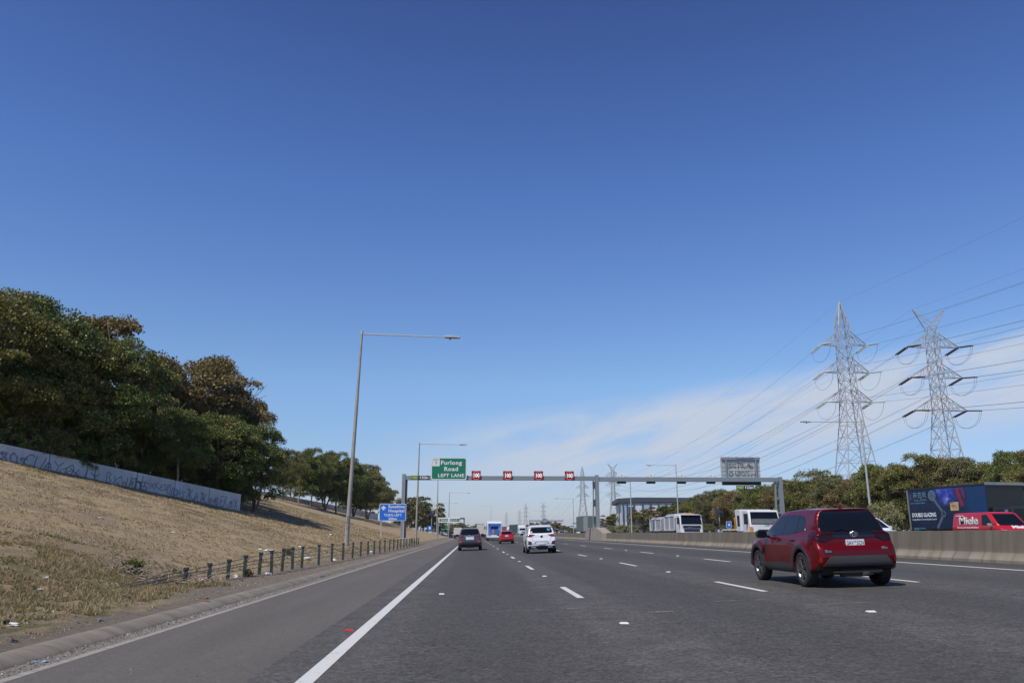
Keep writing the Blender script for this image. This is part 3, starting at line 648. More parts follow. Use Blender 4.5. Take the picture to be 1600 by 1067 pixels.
tree('s', 'pale', azx(1383, 61), 61, .7, 2.9, .72, 'wide pale olive bush left of the advertising lorry', 'bushes beside the opposite lanes', 'shrub', 'pale_bush')
tree('s', 'pale', azx(1362, 66), 66, .7, 2.3, .85, 'pale olive bush behind the white car roof', 'bushes beside the opposite lanes', 'shrub', 'pale_bush')
for i, (px, D, h_) in enumerate(((955, 200, 2.6), (972, 196, 2.8), (990, 192, 2.6), (1108, 130, 2.2), (1138, 126, 2.0))):
    tree('s', 'pale' if i < 3 else 'dull', azx(px, D), D, .7, h_, .8, ('low pale bush nearest the gantry middle post', 'low pale bush below the station', 'low pale bush left of the tipper trailer', 'low bush beside the right solar post', 'low bush left of the white flatbed truck')[i], 'bushes beside the opposite lanes', 'shrub', 'pale_bush')
for i, (px, D, ty, lf) in enumerate(((834, 430, 815, 'dull'), (848, 440, 811, 'olive'), (862, 450, 813, 'olive'), (875, 460, 817, 'brown'), (886, 455, 821, 'dull'), (896, 400, 822, 'olive'), (915, 430, 824, 'dull'),
                         (705, 420, 818, 'dull'), (716, 430, 815, 'olive'), (733, 440, 820, 'olive'), (746, 450, 817, 'pale'), (757, 460, 819, 'olive'), (690, 400, 822, 'dull'))):
    X = azx(px, D); tree('tu'[i % 2], lf, X, D, -.2, ztop(ty, px, D) + .5, 1.5, 'distant hazy tree, %s from the left in the row %s' % ((ORD[i], 'right of the white car') if i < 7 else (ORD[i - 7], 'beyond the grey car')), 'distant trees on the skyline', name='distant_tree')

# ------------------------------------------------------------------ wire rope fence
M_POST = M('post_green', (.028, .05, .042), .55, var=.3, scale=8); M_CAP = M('post_cap', (.03, .033, .034), .7); M_ROPE = M('wire_rope', (.13, .13, .13), .5, .4)
M_REFL = M('reflector_strip', (.1, .1, .1), .4)
FP = [(-7.05, 20.9, .36), (-6.85, 22.1, .42), (-6.72, 23.3, .48), (-6.6, 24.5, .56), (-6.48, 25.7, .62), (-6.4, 26.9, .66), (-6.36, 28.2, .7), (-6.32, 29.6, .72), (-6.3, 31.1, .74)] + [(-6.25 + .014 * i, 34.2 + 3.05 * i, .76) for i in range(20)]
root = empty('wire_rope_fence', (FP[0][0], FP[0][1], .02), 0, 'low wire rope fence of dark green posts along the foot of the left bank', 'fence'); r0 = root.location.copy()
def fx(i): X, Y, h = FP[i]; return Vector((X, Y, gz(X, Y))) - r0
for i, (X, Y, h) in enumerate(FP):
    b = fx(i); m = MB(); m.box(-.045, .045, -.03, .03, -.2, h); p = m.build('post', M_POST, root, bevel=.008, loc=b)
    p.rotation_euler = (R(random.Random(i).uniform(-2, 2)), R(random.Random(i + 50).uniform(-2, 2)), 0)
    m = MB(); m.box(-.06, .06, -.045, .045, h - .02, h + .05); m.build('cap', M_CAP, p, bevel=.01)
    m = MB(); m.box(-.04, .04, -.034, -.031, h - .12, h - .06); m.build('reflector', M_REFL, p)
for k, (f, side) in enumerate(((.93, 0), (.72, .05), (.55, -.05), (.38, .05))):
    pts = [fx(0) + Vector((-.9 + .1 * k, -2.6 + .2 * k, .02))] + [fx(i) + Vector((side, 0, FP[i][2] * f)) for i in range(len(FP))] + [fx(len(FP) - 1) + Vector((-.1, 3, 0))]
    m = MB(); m.path(pts, .011, 5); m.build('rope', M_ROPE, root)

# ------------------------------------------------------------------ street lamps
M_GALV = M('galvanised_pole', (.36, .335, .29), .6, .15, var=.15, scale=2, dirt=(.25, .22, .18), damt=.5); M_GALV2 = M('galvanised_arm', (.5, .49, .46), .5, .3); M_LAMPG = M('lamp_glass', (.12, .12, .12), .15)
def street_lamp(X, Y, z, H, arm, side, label, lean=.6, galv=None, grp='street lamps on the left bank', scr=False):
    r = empty('street_lamp', (X, Y, z), 0, label, 'street lamp', grp); mt = galv or M_GALV
    r.rotation_euler = (0, R(lean) * side, 0)
    m = MB(); m.tube((0, 0, -.3), (0, 0, H * .68), .15, .105, 14); m.tube((0, 0, H * .68), (0, 0, H + .05), .1, .072, 12); m.build('pole', mt, r, smooth=True)
    m = MB(); m.tube((0, 0, -.1), (0, 0, .25), .2, .17, 14); m.build('base_collar', mt, r, smooth=True)
    m = MB(); m.tube((0, 0, H - .12), (side * (arm - .9), 0, H - .12), .05, .035, 8); m.tube((0, 0, H - .18), (0, 0, H + .1), .09, .09, 10); m.build('arm', M_GALV2, r, smooth=True)
    m = MB(); x0, x1 = sorted((side * (arm - .95), side * (arm + .12))); m.prism([(x0, H - .16), (x0, H - .04), ((x0 + x1) / 2, H + .0), (x1, H - .08), (x1, H - .16)], -.16, .16, 'y'); h_ = m.build('lamp_head', M_GALV2, r, bevel=.02)
    m = MB(); xm = side * (arm - .55); m.tube((xm, 0, H - .28), (xm, 0, H - .16), .06, .06, 8); m.box(xm - .3, xm + .45, -.12, .12, H - .18, H - .158); m.build('lamp_glass', M_LAMPG, h_)
    if scr: scrawl('SKRTO', .9, .22, lambda u, v: (.152 * math.sin((v - .1) * 5), -.152 * math.cos((v - .1) * 5), 1.9 - u), .03, M_SPRAY, r, 3)
    return r
street_lamp(-7.98, 52.8, .45, 14.0, 6.5, 1, 'tallest and nearest street lamp on the left bank, arm over the road', 1.6, scr=True)
street_lamp(-7.45, 109.5, .3, 12.9, 6.3, 1, 'second street lamp on the left, left of the green exit sign', .6)
street_lamp(-7.3, 170, .3, 12.9, 6.2, 1, 'third street lamp on the left, its top hidden behind the green exit sign', 0)
street_lamp(-7.1, 245, .1, 13.2, 6.2, 1, 'fourth street lamp on the left, by the tip of the bank', .5)
street_lamp(-12.4, 322, -.2, 13.2, 6.2, 1, 'fifth street lamp on the left, beyond the distant white sign', .3)
street_lamp(-19.5, 400, -.4, 13.4, 6.2, 1, 'sixth and farthest street lamp on the left', 0)
GLR = 'street lamps on the right side'
M_PAINTP = M('pole_grey', (.42, .44, .44), .5, .2)
street_lamp(42.3, 85, .8, 12.4, 6.6, -1, 'nearest street lamp on the right, in front of the pointed pylon', .4, M_PAINTP, GLR)
street_lamp(38.6, 152, .8, 13.2, 5.6, -1, 'street lamp on the right between the gantry posts, above the tipper truck', .2, M_PAINTP, GLR)
street_lamp(29.7, 152, .7, 10.1, 4.0, -1, 'street lamp on the right in front of the station roof', .0, M_PAINTP, GLR)
street_lamp(azx(896.5, 280), 280, .6, 12.5, 6.2, -1, 'distant street lamp on the right beside the far pointed pylon', .0, M_PAINTP, GLR)
street_lamp(azx(852, 430), 430, .4, 12.6, 6.2, -1, 'distant street lamp rising from the trees above the white car', .0, M_PAINTP, GLR)
street_lamp(azx(767, 480), 480, .0, 17, 6.2, -1, 'farthest street lamp, just above the bus roof', .0, M_PAINTP, GLR)

# ------------------------------------------------------------------ concrete median barrier
def bprof(): return [(14.62, .44), (14.62, .52), (14.76, .72), (14.83, 1.33), (15.05, 1.33), (15.12, .72), (15.26, .52), (15.26, .40)]
br = empty('median_barrier', (14.94, 21, .44), 0, 'long weathered concrete barrier between the two carriageways', 'barrier')
for (a, b) in ((-60, 21.05), (21.09, 96), (96.04, 470)):
    m = MB(); P = bprof(); Ys = [a] + [y for y in range(-58, 470, 6) if a < y < b] + [b]; n = len(P)
    for Y in Ys:
        for (X, z) in P: m.v.append((X + cx(Y) - 14.94, Y - 21, z - .44))
    for i in range(len(Ys) - 1):
        for j in range(n): q = i * n + j; w = i * n + (j + 1) % n; m.f.append((q, w, w + n, q + n))
    m.f.append(tuple(range(n))); m.f.append(tuple(len(m.v) - 1 - i for i in range(n)))
    m.build('barrier_segment', M_BARR, br)
m = MB(); m.box(-.32, -.30, .05 - .02, .05 + .03, -.02, .08); m.build('joint_filler', M('joint', (.5, .47, .4), .8), br)
# pedestal of the gantry's middle column
m = MB(); m.prism([(90.2, .42), (104.8, .42), (104.8, 1.3), (102, 1.95), (95.6, 1.95), (90.2, 1.3)], 14.42, 15.46, 'x')
tag(m.build('column_pedestal', M_CONC, None, bevel=.03), 'raised concrete pedestal on the median barrier under the gantry middle post', 'pedestal')

# ------------------------------------------------------------------ overhead gantry
GY = 97
M_STEEL = M('gantry_steel', (.27, .31, .32), .5, .3, var=.08, scale=1.5, dirt=(.2, .2, .19), damt=.35); M_STEELD = M('gantry_plate', (.06, .07, .075), .6)
g = empty('sign_gantry', (-8.3, GY, .3), 0, 'grey steel gantry spanning both carriageways with three posts', 'gantry')
def gp(x, y, z): return (x + 8.3, y - GY, z - .3)
def gbox(mb, x0, x1, y0, y1, z0, z1): a = gp(x0, y0, z0); b = gp(x1, y1, z1); mb.box(a[0], b[0], a[1], b[1], a[2], b[2])
m = MB(); gbox(m, -7.98, 14.6, GY - .26, GY + .26, 7.45, 7.95); m.build('beam', M_STEEL, g, bevel=.02)
m = MB(); gbox(m, 15.2, 37.1, GY - .26, GY + .26, 7.35, 7.87); m.build('beam', M_STEEL, g, bevel=.02)
for x, zb, zt, s in ((-8.2, .3, 8.15, 1), (14.9, 1.9, 8.1, -1), (37.35, .8, 7.95, -1)):
    m = MB(); gbox(m, x - .21, x + .21, GY - .3, GY + .3, zb, zt); c = m.build('column', M_STEEL, g, bevel=.02)
    if x > 20:
        m = MB(); a = gp(x - .62, GY, 7.4); b = gp(x - .85, GY, zb); m.tube(a, b, .13, .16, 4); m.build('raking_leg', M_STEEL, g)
        for z in (1.9, 3.6, 5.3, 7.0): m = MB(); gbox(m, x - .8, x - .21, GY - .08, GY + .08, z, z + .16); m.build('strut', M_STEEL, c)
    elif x > 0:
        m = MB(); a = gp(x - .42, GY + .05, 7.45); b = gp(x - .5, GY + .05, zb); m.tube(a, b, .09, .14, 4); m.build('raking_leg', M_STEEL, g)
        for z in (2.4, 4.4, 6.5): m = MB(); gbox(m, x - .5, x - .2, GY - .2, GY + .2, z, z + .8); m.build('access_cover', M_STEELD, c)
    else:
        m = MB(); gbox(m, x + .22, x + .42, GY - .15, GY + .25, zb, 7.44); m.build('cable_duct', M_STEELD, g)
m = MB(); gbox(m, -8.9, -7.1, GY - .9, GY + .9, -.2, .75); m.build('footing', M_CONC, g, bevel=.04)
M_GRN = M('sign_green', (.012, .19, .105), .45, var=.05, spec=.4); M_WHT = M('sign_white', (.72, .73, .72), .5, var=.04); M_BLU = M('sign_blue', (.015, .15, .62), .45, var=.05); M_BLK = M('sign_black', (.012, .012, .014), .5); M_YEL = M('sign_yellow', (.75, .5, .02), .5)
M_ALU = M('sign_back', (.48, .49, .48), .55, .3, var=.1, dirt=(.25, .25, .25), damt=.4)
def board(parent, w, h, mat, y, r=.2, border=.1, bm_=None, th=.05, z=0, x=0):
    m = MB(); m.prism(rrect(w, h, r, x, z), y, y + th, 'y'); a = m.build('panel', bm_ or M_WHT, parent)
    m = MB(); m.prism(rrect(w - 2 * border, h - 2 * border, max(.02, r - border * .6), x, z), y - .006, y - .0005, 'y'); b = m.build('face', mat, a)
    return a
# green exit sign
t = empty('exit_sign', (-2.88, GY - .5, 8.77), 0, 'large green direction sign reading Furlong Road left lane on the gantry', 'road sign')
board(t, 4.25, 2.66, M_GRN, 0, .26, .12)
m = MB(); m.box(-1.98, -1.1, -.014, -.007, .28, 1.19); m.build('exit_plate', M_WHT, t)
text('EXIT', .24, M_BLK, (-1.54, -.018, 1.02), parent=t, w=.6); text('7', .5, M_BLK, (-1.54, -.018, .62), parent=t, sx=1)
text('Furlong', .66, M_WHT, (.27, -.012, .68), parent=t, bold=.022, w=2.5, space=1.12); text('Road', .66, M_WHT, (.27, -.012, -.06), parent=t, bold=.022, w=1.65, space=1.12); text('LEFT LANE', .54, M_WHT, (.27, -.012, -.82), parent=t, bold=.016, w=3.1, space=1.1)
for x in (-1.5, 0, 1.5): m = MB(); m.box(x - .05, x + .05, .05, .25, -1.2, 1.2); m.build('bracket', M_ALU, t)
# speed limit signs
M_RED = M('sign_red', (.62, .025, .03), .5)
for i, x in enumerate((.38, 4.14, 7.84, 11.55)):
    t = empty('speed_sign', (x, GY - .42, 7.98), 0, 'electronic 100 speed limit sign, %s on the gantry' % ('leftmost', 'second from left', 'third from left', 'rightmost')[i], 'speed sign', 'lane speed signs on the gantry')
    m = MB(); m.box(-.54, .54, 0, .15, -.54, .54); m.build('housing', M('vms_dark', (.035, .022, .026), .6), t, bevel=.02)
    m = MB()
    for k in range(40):
        a, b = 2 * PI * k / 40, 2 * PI * (k + 1) / 40
        m.add([(.40 * math.cos(a), -.004, .40 * math.sin(a)), (.40 * math.cos(b), -.004, .40 * math.sin(b)), (.51 * math.cos(b), -.004, .51 * math.sin(b)), (.51 * math.cos(a), -.004, .51 * math.sin(a))], [(0, 1, 2, 3)])
    m.build('red_ring', M('led_red', (.6, .03, .03), .5, emit=(1, .1, .1, .25)), t)
    text('100', .62, M('led_white', (.7, .7, .7), .5, emit=(1, 1, 1, .45)), (0, -.006, 0), parent=t, bold=.02, w=.66)
# their backs over the opposite lanes
for i, x in enumerate((17.99, 21.57, 25.33, 28.94)):
    t = empty('lane_signal', (x, GY + .3, 7.75), 0, 'lane signal box seen from behind on the gantry, %s' % ('leftmost', 'second from left', 'third from left', 'beside the large sign back')[i], 'lane signal', 'lane signals seen from behind')
    m = MB(); m.box(-.54, .54, .03, .25, .1, .56); m.build('upper_housing', M_WHT, t, bevel=.02)
    m = MB(); m.box(-.54, .54, .03, .3, -.62, .09); m.build('lower_housing', M_STEELD, t, bevel=.02)
    m = MB(); m.box(-.44, -.38, -.05, .02, .12, .3); m.box(.38, .44, -.05, .02, .12, .3); m.box(-.06, .1, .0, .029, .3, .42); m.build('clamp', M_ALU, t)
# route markers
def route(x, z, y, label, s=1.0):
    t = empty('route_marker', (x, y, z), 0, label, 'route marker', 'route markers on the gantry')
    m = MB(); m.box(-1.08 * s, -.2 * s, 0, .04, -.25, .25); m.build('route_plate', M_GRN, t); m = MB(); m.box(-.16 * s, 1.08 * s, 0, .04, -.25, .25); m.build('distance_plate', M_BLK, t)
    text('M80', .36, M_YEL, (-.64 * s, -.006, 0), parent=t, bold=.01, w=.7 * s); text('122n', .4, M_WHT, (.46 * s, -.006, .01), parent=t, bold=.016, w=1.0 * s)
route(-6.3, 7.7, GY - .34, 'green and black M80 route marker at the left end of the gantry')
route(32.95, 6.65, GY - .1, 'green and black M80 route marker hanging below the large sign back')
# big sign seen from behind
t = empty('message_sign', (32.75, GY + .45, 8.75), 0, 'large variable message sign seen from behind, covered in graffiti', 'message sign')
m = MB(); m.box(-2.35, 2.35, 0, .5, -1.75, 1.55); m.build('casing', M_ALU, t, bevel=.03)
m = MB()
for x in (-2.35, -1.57, -.78, 0, .78, 1.57, 2.35): m.box(x - .03, x + .03, -.05, -.002, -1.7, 1.5)
for z in (-1.0, -.5, 0, .5, 1.0): m.box(-2.4, 2.4, -.045, -.004, z - .025, z + .025)
m.build('back_ribs', M('rib_grey', (.58, .58, .56), .5, .3), t)
m = MB(); m.box(-2.42, 2.42, -.2, -.055, 1.28, 1.6); 
for x in (-1.85, 1.85): m.box(x - .09, x + .09, -.2, -.055, -1.1, 1.27)
m.build('support_frame', M_STEEL, t)
m = MB(); m.box(-2.4, 2.4, -.06, .0, -1.74, -1.2); m.build('lower_louvre', M_STEELD, t)
m = MB()
for k in range(6): m.tube((-2.3 + .92 * k, .2, 1.55), (-2.3 + .92 * k, .2, 1.78), .03, .03, 5)
m.build('lifting_eye', M_ALU, t)
scrawl('SGTRAS', 3.3, .62, lambda u, v: (u - 1.6, -.052, v + .25), .055, M_SPRAYK, t, 11); scrawl('CHBOSN', 3.4, .6, lambda u, v: (u - 1.6, -.052, v - .7), .05, M_SPRAYK, t, 12); scrawl('YAOUNKO', 2.2, .18, lambda u, v: (u - .6, -.207, v + 1.34), .04, M_SPRAYK, t, 13)

# hospital sign
t = empty('hospital_sign', (-8.15, 84, .2), 0, 'blue sign reading Sunshine Hospital turn left 300m on two posts', 'road sign')
board(t, 2.72, 1.72, M_BLU, 0, .14, .05, z=3.16)
m = MB(); m.box(-1.03, -.86, -.014, -.007, 3.37, 3.81); m.box(-1.165, -1.031, -.0142, -.007, 3.51, 3.67); m.box(-.859, -.725, -.0142, -.007, 3.51, 3.67); m.build('cross_symbol', M_WHT, t)
text('Sunshine', .4, M_WHT, (.38, -.01, 3.72), parent=t, bold=.014, w=1.68, space=1.1); text('Hospital', .4, M_WHT, (.38, -.01, 3.3), parent=t, bold=.014, w=1.62, space=1.1)
text('TURN LEFT', .34, M_WHT, (.02, -.01, 2.87), parent=t, bold=.008, w=1.8, space=1.1); text('300m', .34, M_WHT, (.02, -.01, 2.5), parent=t, bold=.01, w=.86, space=1.1)
for x in (-1.15, 1.15): m = MB(); m.box(x - .05, x + .05, .06, .16, -.6, 3.9); m.build('post', M_GALV2, t)

# small solar posts with blue emergency phone signs
def solar(X, Y, z, h, label, s=1, dx_=-.25, sb=None):
    t = empty('solar_post', (X, Y, z), 0, label, 'solar post', 'solar powered roadside posts')
    m = MB(); m.tube((0, 0, -.2), (0, 0, h), .06, .05, 8); m.build('post', M_GALV2, t, smooth=True)
    m = MB(); m.add([(-.55, -.25, h + .05), (.45, -.3, h - .2), (.6, .5, h + .25), (-.4, .5, h + .5)], [(0, 1, 2, 3)]); k = [(-.55, -.25, h + .0), (.45, -.3, h - .25), (.6, .5, h + .2), (-.4, .5, h + .45)]
    m.add([(x, y, q + .03) for x, y, q in k] + [(x, y, q - .04) for x, y, q in k], [(0, 1, 2, 3), (4, 7, 6, 5), (0, 4, 5, 1), (1, 5, 6, 2), (2, 6, 7, 3), (3, 7, 4, 0)]); m.build('solar_panel', M('solar_cells', (.03, .035, .06), .15, 0, spec=.9), t)
    if sb:
        m = MB(); m.box(sb[0] - .4, sb[0] + .4, -.1, -.06, sb[1] - .42, sb[1] + .42); b = m.build('phone_sign', M_BLU, t); m = MB(); m.box(sb[0] - .16, sb[0] + .16, -.104, -.1005, sb[1] - .24, sb[1] + .24); m.build('symbol', M_WHT, b)
    return t
solar(azx(674, 150), 150, gz(-7.5, 150), 4.2, 'solar panel post on the left bank with a small blue sign', sb=(-.3, 1.9))
solar(azx(1125.5, 100), 100, .75, 3.0, 'solar panel post behind the barrier between the tipper and the flatbed')
t = empty('phone_sign', (azx(1140, 99), 99, .75), 0, 'small blue and white roadside sign left of the flatbed truck', 'road sign')
m = MB(); m.box(-.03, .03, .01, .06, -.1, 1.9); m.build('post', M_GALV2, t); board(t, .66, .8, M_BLU, 0, .04, .04, z=1.55)
m = MB(); m.box(-.1, .14, -.012, -.007, 1.4, 1.7); m.build('symbol', M_WHT, t)

# second, distant gantry and the signs beyond
t = empty('distant_gantry', (-6.4, 232, 0), 0, 'distant cantilever gantry with a long white and green direction sign', 'gantry')
m = MB(); m.box(3.9, 4.2, -.2, .2, -.5, 5.6); m.box(2.8, 4.2, -.2, .2, 5.2, 5.6); m.build('column', M_STEELD, t)
m = MB(); m.box(-3.4, -3.1, -.2, .2, -.5, 4.5); m.build('column', M_STEEL, t)
m = MB(); m.box(-3.2, 3.0, -.1, 0, 4.25, 5.65); p = m.build('panel', M_WHT, t, bevel=.05)
for (x0, x1, mt) in ((-2.95, -2.4, M_GRN), (-2.3, -1.65, M('sign_green2', (.08, .2, .06), .5)), (-1.55, -.5, M_GRN), (.0, .55, M_BLU), (.65, 1.95, M_GRN), (2.05, 2.75, M_BLK)):
    m = MB(); m.box(x0, x1, -.108, -.101, 4.55, 5.35); m.build('sign_patch', mt, p)
for k, (x, w) in enumerate(((-1.98, .4), (-1.03, .8), (.27, .3), (1.3, 1.0), (2.4, .3))):
    m = MB(); m.box(x - w / 2, x + w / 2, -.114, -.109, 4.98, 5.08); m.box(x - w / 2, x + w / 2, -.114, -.109, 4.75, 4.84); m.build('writing', M_WHT if k != 3 else M_YEL, p)
t = empty('distant_sign', (azx(695.5, 330), 330, -.3), 0, 'small distant green direction sign above the exit lane', 'road sign'); board(t, 3.2, 1.6, M('sign_teal', (.02, .25, .17), .5), 0, .1, .08, z=4.0)
for x in (-1, 1): m = MB(); m.box(x - .08, x + .08, .06, .16, 0, 4.6); m.build('post', M_STEELD, t)
t = empty('road_bridge', (-35, 520, 0), 0, 'faint grey road bridge far away beyond the exit lane', 'bridge'); m = MB(); m.box(-60, 26, -4, 4, 5.6, 7.0); m.build('deck', M_CONC, t)
for x in (-40, -18, 4, 20): m = MB(); m.box(x - .6, x + .6, -2, 2, -1, 5.59); m.build('pier', M_CONC, t)

# ------------------------------------------------------------------ station building and far sheds
t = empty('station_building', (40.5, 228, .6), R(-6), 'modern station with a long dark flat roof on slim columns above the trees', 'building')
M_ROOF = M('dark_fascia', (.06, .065, .075), .6); M_GLZ = M('glazing', (.32, .42, .55), .12, 0, spec=.8); M_WPAN = M('white_cladding', (.6, .62, .64), .5)
m = MB(); m.prism([(0, 9.05), (0, 10.2), (5.2, 10.5), (34, 10.3), (34, 9.25)], -2, 22, 'y'); m.build('roof', M_ROOF, t, bevel=.05)
m = MB(); m.box(1.2, 33, -1.5, 20, 0, 9.0); m.build('wall', M_WPAN, t)
for i, x in enumerate((.5, 1.6, 2.7, 4.6, 7.0, 9.2, 11.4, 13.6, 16, 18.4, 21, 24, 27, 30)): m = MB(); m.box(x - .13, x + .13, -1.95, -1.6, 0, 9.1); m.build('column', M_ROOF, t)
for x0, x1 in ((1.3, 3.0), (7.2, 9.0), (11.6, 13.4), (16.2, 18.1), (21.2, 23.8)): m = MB(); m.box(x0, x1, -1.56, -1.503, 4, 8.4); m.build('window', M_GLZ, t)
m = MB(); m.box(3.2, 4.6, -1.58, -1.51, 5.5, 8.0); m.build('dark_panel', M_ROOF, t)
for (nm, px, D, w, h, d, lab) in (('white_shed', 855, 640, 26, 12.2, 20, 'long white industrial shed far away above the distant trees'), ('grey_shed', 944, 340, 7, 5.8, 12, 'pale grey shed behind the gantry middle post'), ('white_shed', 913, 520, 10, 9, 20, 'small white shed by the far pylon legs'), ('white_shed', 688, 600, 40, 7.5, 20, 'low pale shed behind the exit lane')):
    t = empty(nm, (azx(px, D), D, 0), 0, lab, 'building'); m = MB(); m.box(-w / 2, w / 2, 0, d, -1, h - .8); m.build('wall', M_WPAN if 'white' in nm else M_ALU, t); m = MB(); m.prism([(-w / 2 - .4, h - .79), (0, h + .2), (w / 2 + .4, h - .79)], -.4, d + .4, 'y'); m.build('roof', M_WPAN, t)
    for k in range(3): m = MB(); q = -w / 2 + w * (k + .5) / 3; m.box(q - w * .08, q + w * .08, -.06, -.01, h * .3, h * .55); m.build('window', M_GLZ, t)

# ------------------------------------------------------------------ pylons and power lines
M_LAT = M('lattice_steel', (.43, .42, .40), .55, .3, var=.1); M_INS_W = M('insulator_glass', (.6, .64, .58), .3); M_INS_B = M('insulator_brown', (.06, .035, .03), .3); M_CAB = M('cable', (.16, .16, .17), .6, .4)
def stick(mb, a, b, r): mb.tube(a, b, r, r, 4, False)
def pylon(kind, X, Y, z, label, detail=True, sc_=1.0, rz=0):
    t = empty('power_pylon', (X, Y, z), rz, label, 'pylon', 'pylons of the two power lines')
    arms = (26.0, 31.8, 37.3) if kind == 'A' else (24.6, 31.1, 37.3); al = 4.6 if kind == 'A' else 5.2
    top = 41.2 if kind == 'A' else 41.5
    lv = [(0, 4.3), (6, 3.55), (12, 2.85), (17, 2.25), (21.5, 1.7), (24.6 if kind == 'B' else 26, 1.3)]
    if kind == 'B': lv = [(a_, b_ * .84) for a_, b_ in lv]
    lo = lv[-1][0]; zz = lo
    while zz < top - .5: zz += (top - lo) / 7; lv.append((zz, lv[5][1] - .25 * (zz - lo) / (top - lo)))
    if kind == 'A': lv += [(42.9, .75), (44.6, .4), (46.1, .04)]
    fac_ = 1.0 if detail else 1.7
    legs = [MB() for _ in range(4)]; br_ = MB(); rl, rb = .12 * fac_, .055 * fac_
    cn = ((1, 1), (-1, 1), (-1, -1), (1, -1))
    for i in range(len(lv) - 1):
        z0, w0 = lv[i]; z1, w1 = lv[i + 1]
        for k in range(4):
            c, d = cn[k], cn[(k + 1) % 4]
            stick(legs[k], (c[0] * w0, c[1] * w0, z0), (c[0] * w1, c[1] * w1, z1), rl * (1 if z0 < 26 else .75))
            if w1 > .1:
                stick(br_, (c[0] * w0, c[1] * w0, z0), (d[0] * w1, d[1] * w1, z1), rb); stick(br_, (d[0] * w0, d[1] * w0, z0), (c[0] * w1, c[1] * w1, z1), rb)
                if i: stick(br_, (c[0] * w0, c[1] * w0, z0), (d[0] * w0, d[1] * w0, z0), rb)
                if i < 4 and detail:
                    mz = (z0 + z1) / 2; mw = (w0 + w1) / 2; stick(br_, (c[0] * mw, c[1] * mw, mz), ((c[0] + d[0]) * mw / 2, (c[1] + d[1]) * mw / 2, mz), rb * .8); stick(br_, (d[0] * mw, d[1] * mw, mz), ((c[0] + d[0]) * mw / 2, (c[1] + d[1]) * mw / 2, mz), rb * .8)
    [q_.build('corner_leg', M_LAT, t) for q_ in legs]; br_.build('cross_bracing', M_LAT, t)
    tips = []
    for az_ in arms:
        w = 1.12 if kind == 'A' else 1.0
        for s in (-1, 1):
            m = MB(); tip = Vector((s * al, 0, az_)); ht = 2.7
            for q in (-1, 1):
                stick(m, (s * w * .8, q * w, az_), tip, .085 * fac_); stick(m, (s * w * .8, q * w * .9, az_ + ht), tip + Vector((0, 0, .12)), .08 * fac_)
                for f in (.3, .6): 
                    a = Vector((s * w * .8, q * w, az_)).lerp(tip, f); b = Vector((s * w * .8, q * w * .9, az_ + ht)).lerp(tip, f); stick(m, a, b, .04 * fac_)
                    b2 = Vector((s * w * .8, q * w * .9, az_ + ht)).lerp(tip, f - .3); stick(m, a, b2, .04 * fac_)
            for f in (.3, .6): stick(m, Vector((s * w * .8, w, az_)).lerp(tip, f), Vector((s * w * .8, -w, az_)).lerp(tip, f), .04 * fac_)
            arm_o = m.build('cross_arm', M_LAT, t); tips.append((s, az_))
            if detail:
                for q in (-1, 1):
                    for e in ((-.22, .22)):
                        m = MB(); a = tip + Vector((e, q * .3, -.05)); b = a + Vector((0, q * 4.1, -.6)); prof = []
                        d = b - a
                        for k in range(18): p0 = a + d * (k / 18); p1 = a + d * ((k + .75) / 18); m.tube(p0, p1, .14, .11, 7)
                        m.build('insulator', M_INS_W if kind == 'A' else M_INS_B, arm_o)
                for dx_ in ((0,) if kind == 'A' else (-.2, .2)):
                    m = MB(); pts = []
                    for k in range(15):
                        u = -1 + 2 * k / 14; pts.append(tip + Vector((dx_, u * 4.3, -.6 - 2.8 * (1 - u * u) ** .5 if abs(u) < 1 else -.6)))
                    m.path(pts, .03, 4); m.build('jumper_cable', M_CAB, arm_o)
    if kind == 'B':
        m = MB(); w = .85
        for s in (-1, 1):
            tip = Vector((s * 3.3, 0, 45.1))
            for q in (-1, 1):
                stick(m, (s * w, q * w, top), tip, .08 * fac_); stick(m, (-s * w * .1, q * w, top + .6), tip, .07 * fac_)
                for f in (.35, .7): stick(m, Vector((s * w, q * w, top)).lerp(tip, f), Vector((-s * w * .1, q * w, top + .6)).lerp(tip, f - .2), .04 * fac_)
        stick(m, (-w, -w, top), (w, -w, top), .07); stick(m, (-w, w, top), (w, w, top), .07); m.build('earth_wire_horns', M_LAT, t)
    return t
LA = [(72.5, -235), (72.6, 150), (75.3, 555), (80, 1230), (70, 1700)]; LB = [(91.0, -240), (91.2, 151), (89.5, 515), (99.5, 1150), (86, 1500)]
pylon('A', 72.6, 150, 0, 'nearest pointed lattice pylon, left of the forked one'); pylon('B', 91.2, 151, 0, 'nearest forked lattice pylon, rightmost of all')
pylon('B', 89.5, 515, 0, 'distant forked pylon behind the gantry beam right of the middle post', False); pylon('A', 75.3, 555, 0, 'distant pointed pylon left of the gantry middle post', False)
pylon('A', 80, 1230, 0, 'faint pointed pylon far away left of the white shed', False); pylon('B', 99.5, 1150, 0, 'faint forked pylon far away above the white shed', False)
pylon('A', 70, 1700, 0, 'faintest pointed pylon just above the green container lorry', False); pylon('B', 86, 1500, 0, 'faint forked pylon second farthest', False)
def cable(a, b, sag, r, label, grp, n=40):
    a = Vector(a); b = Vector(b); m = MB(); pts = []
    for i in range(n + 1):
        u = i / n; p = a.lerp(b, u); p.z -= 4 * sag * u * (1 - u); pts.append(p)
    m.path(pts, r, 4); tag(m.build('power_cable', M_CAB, None), label, 'power cable', grp)
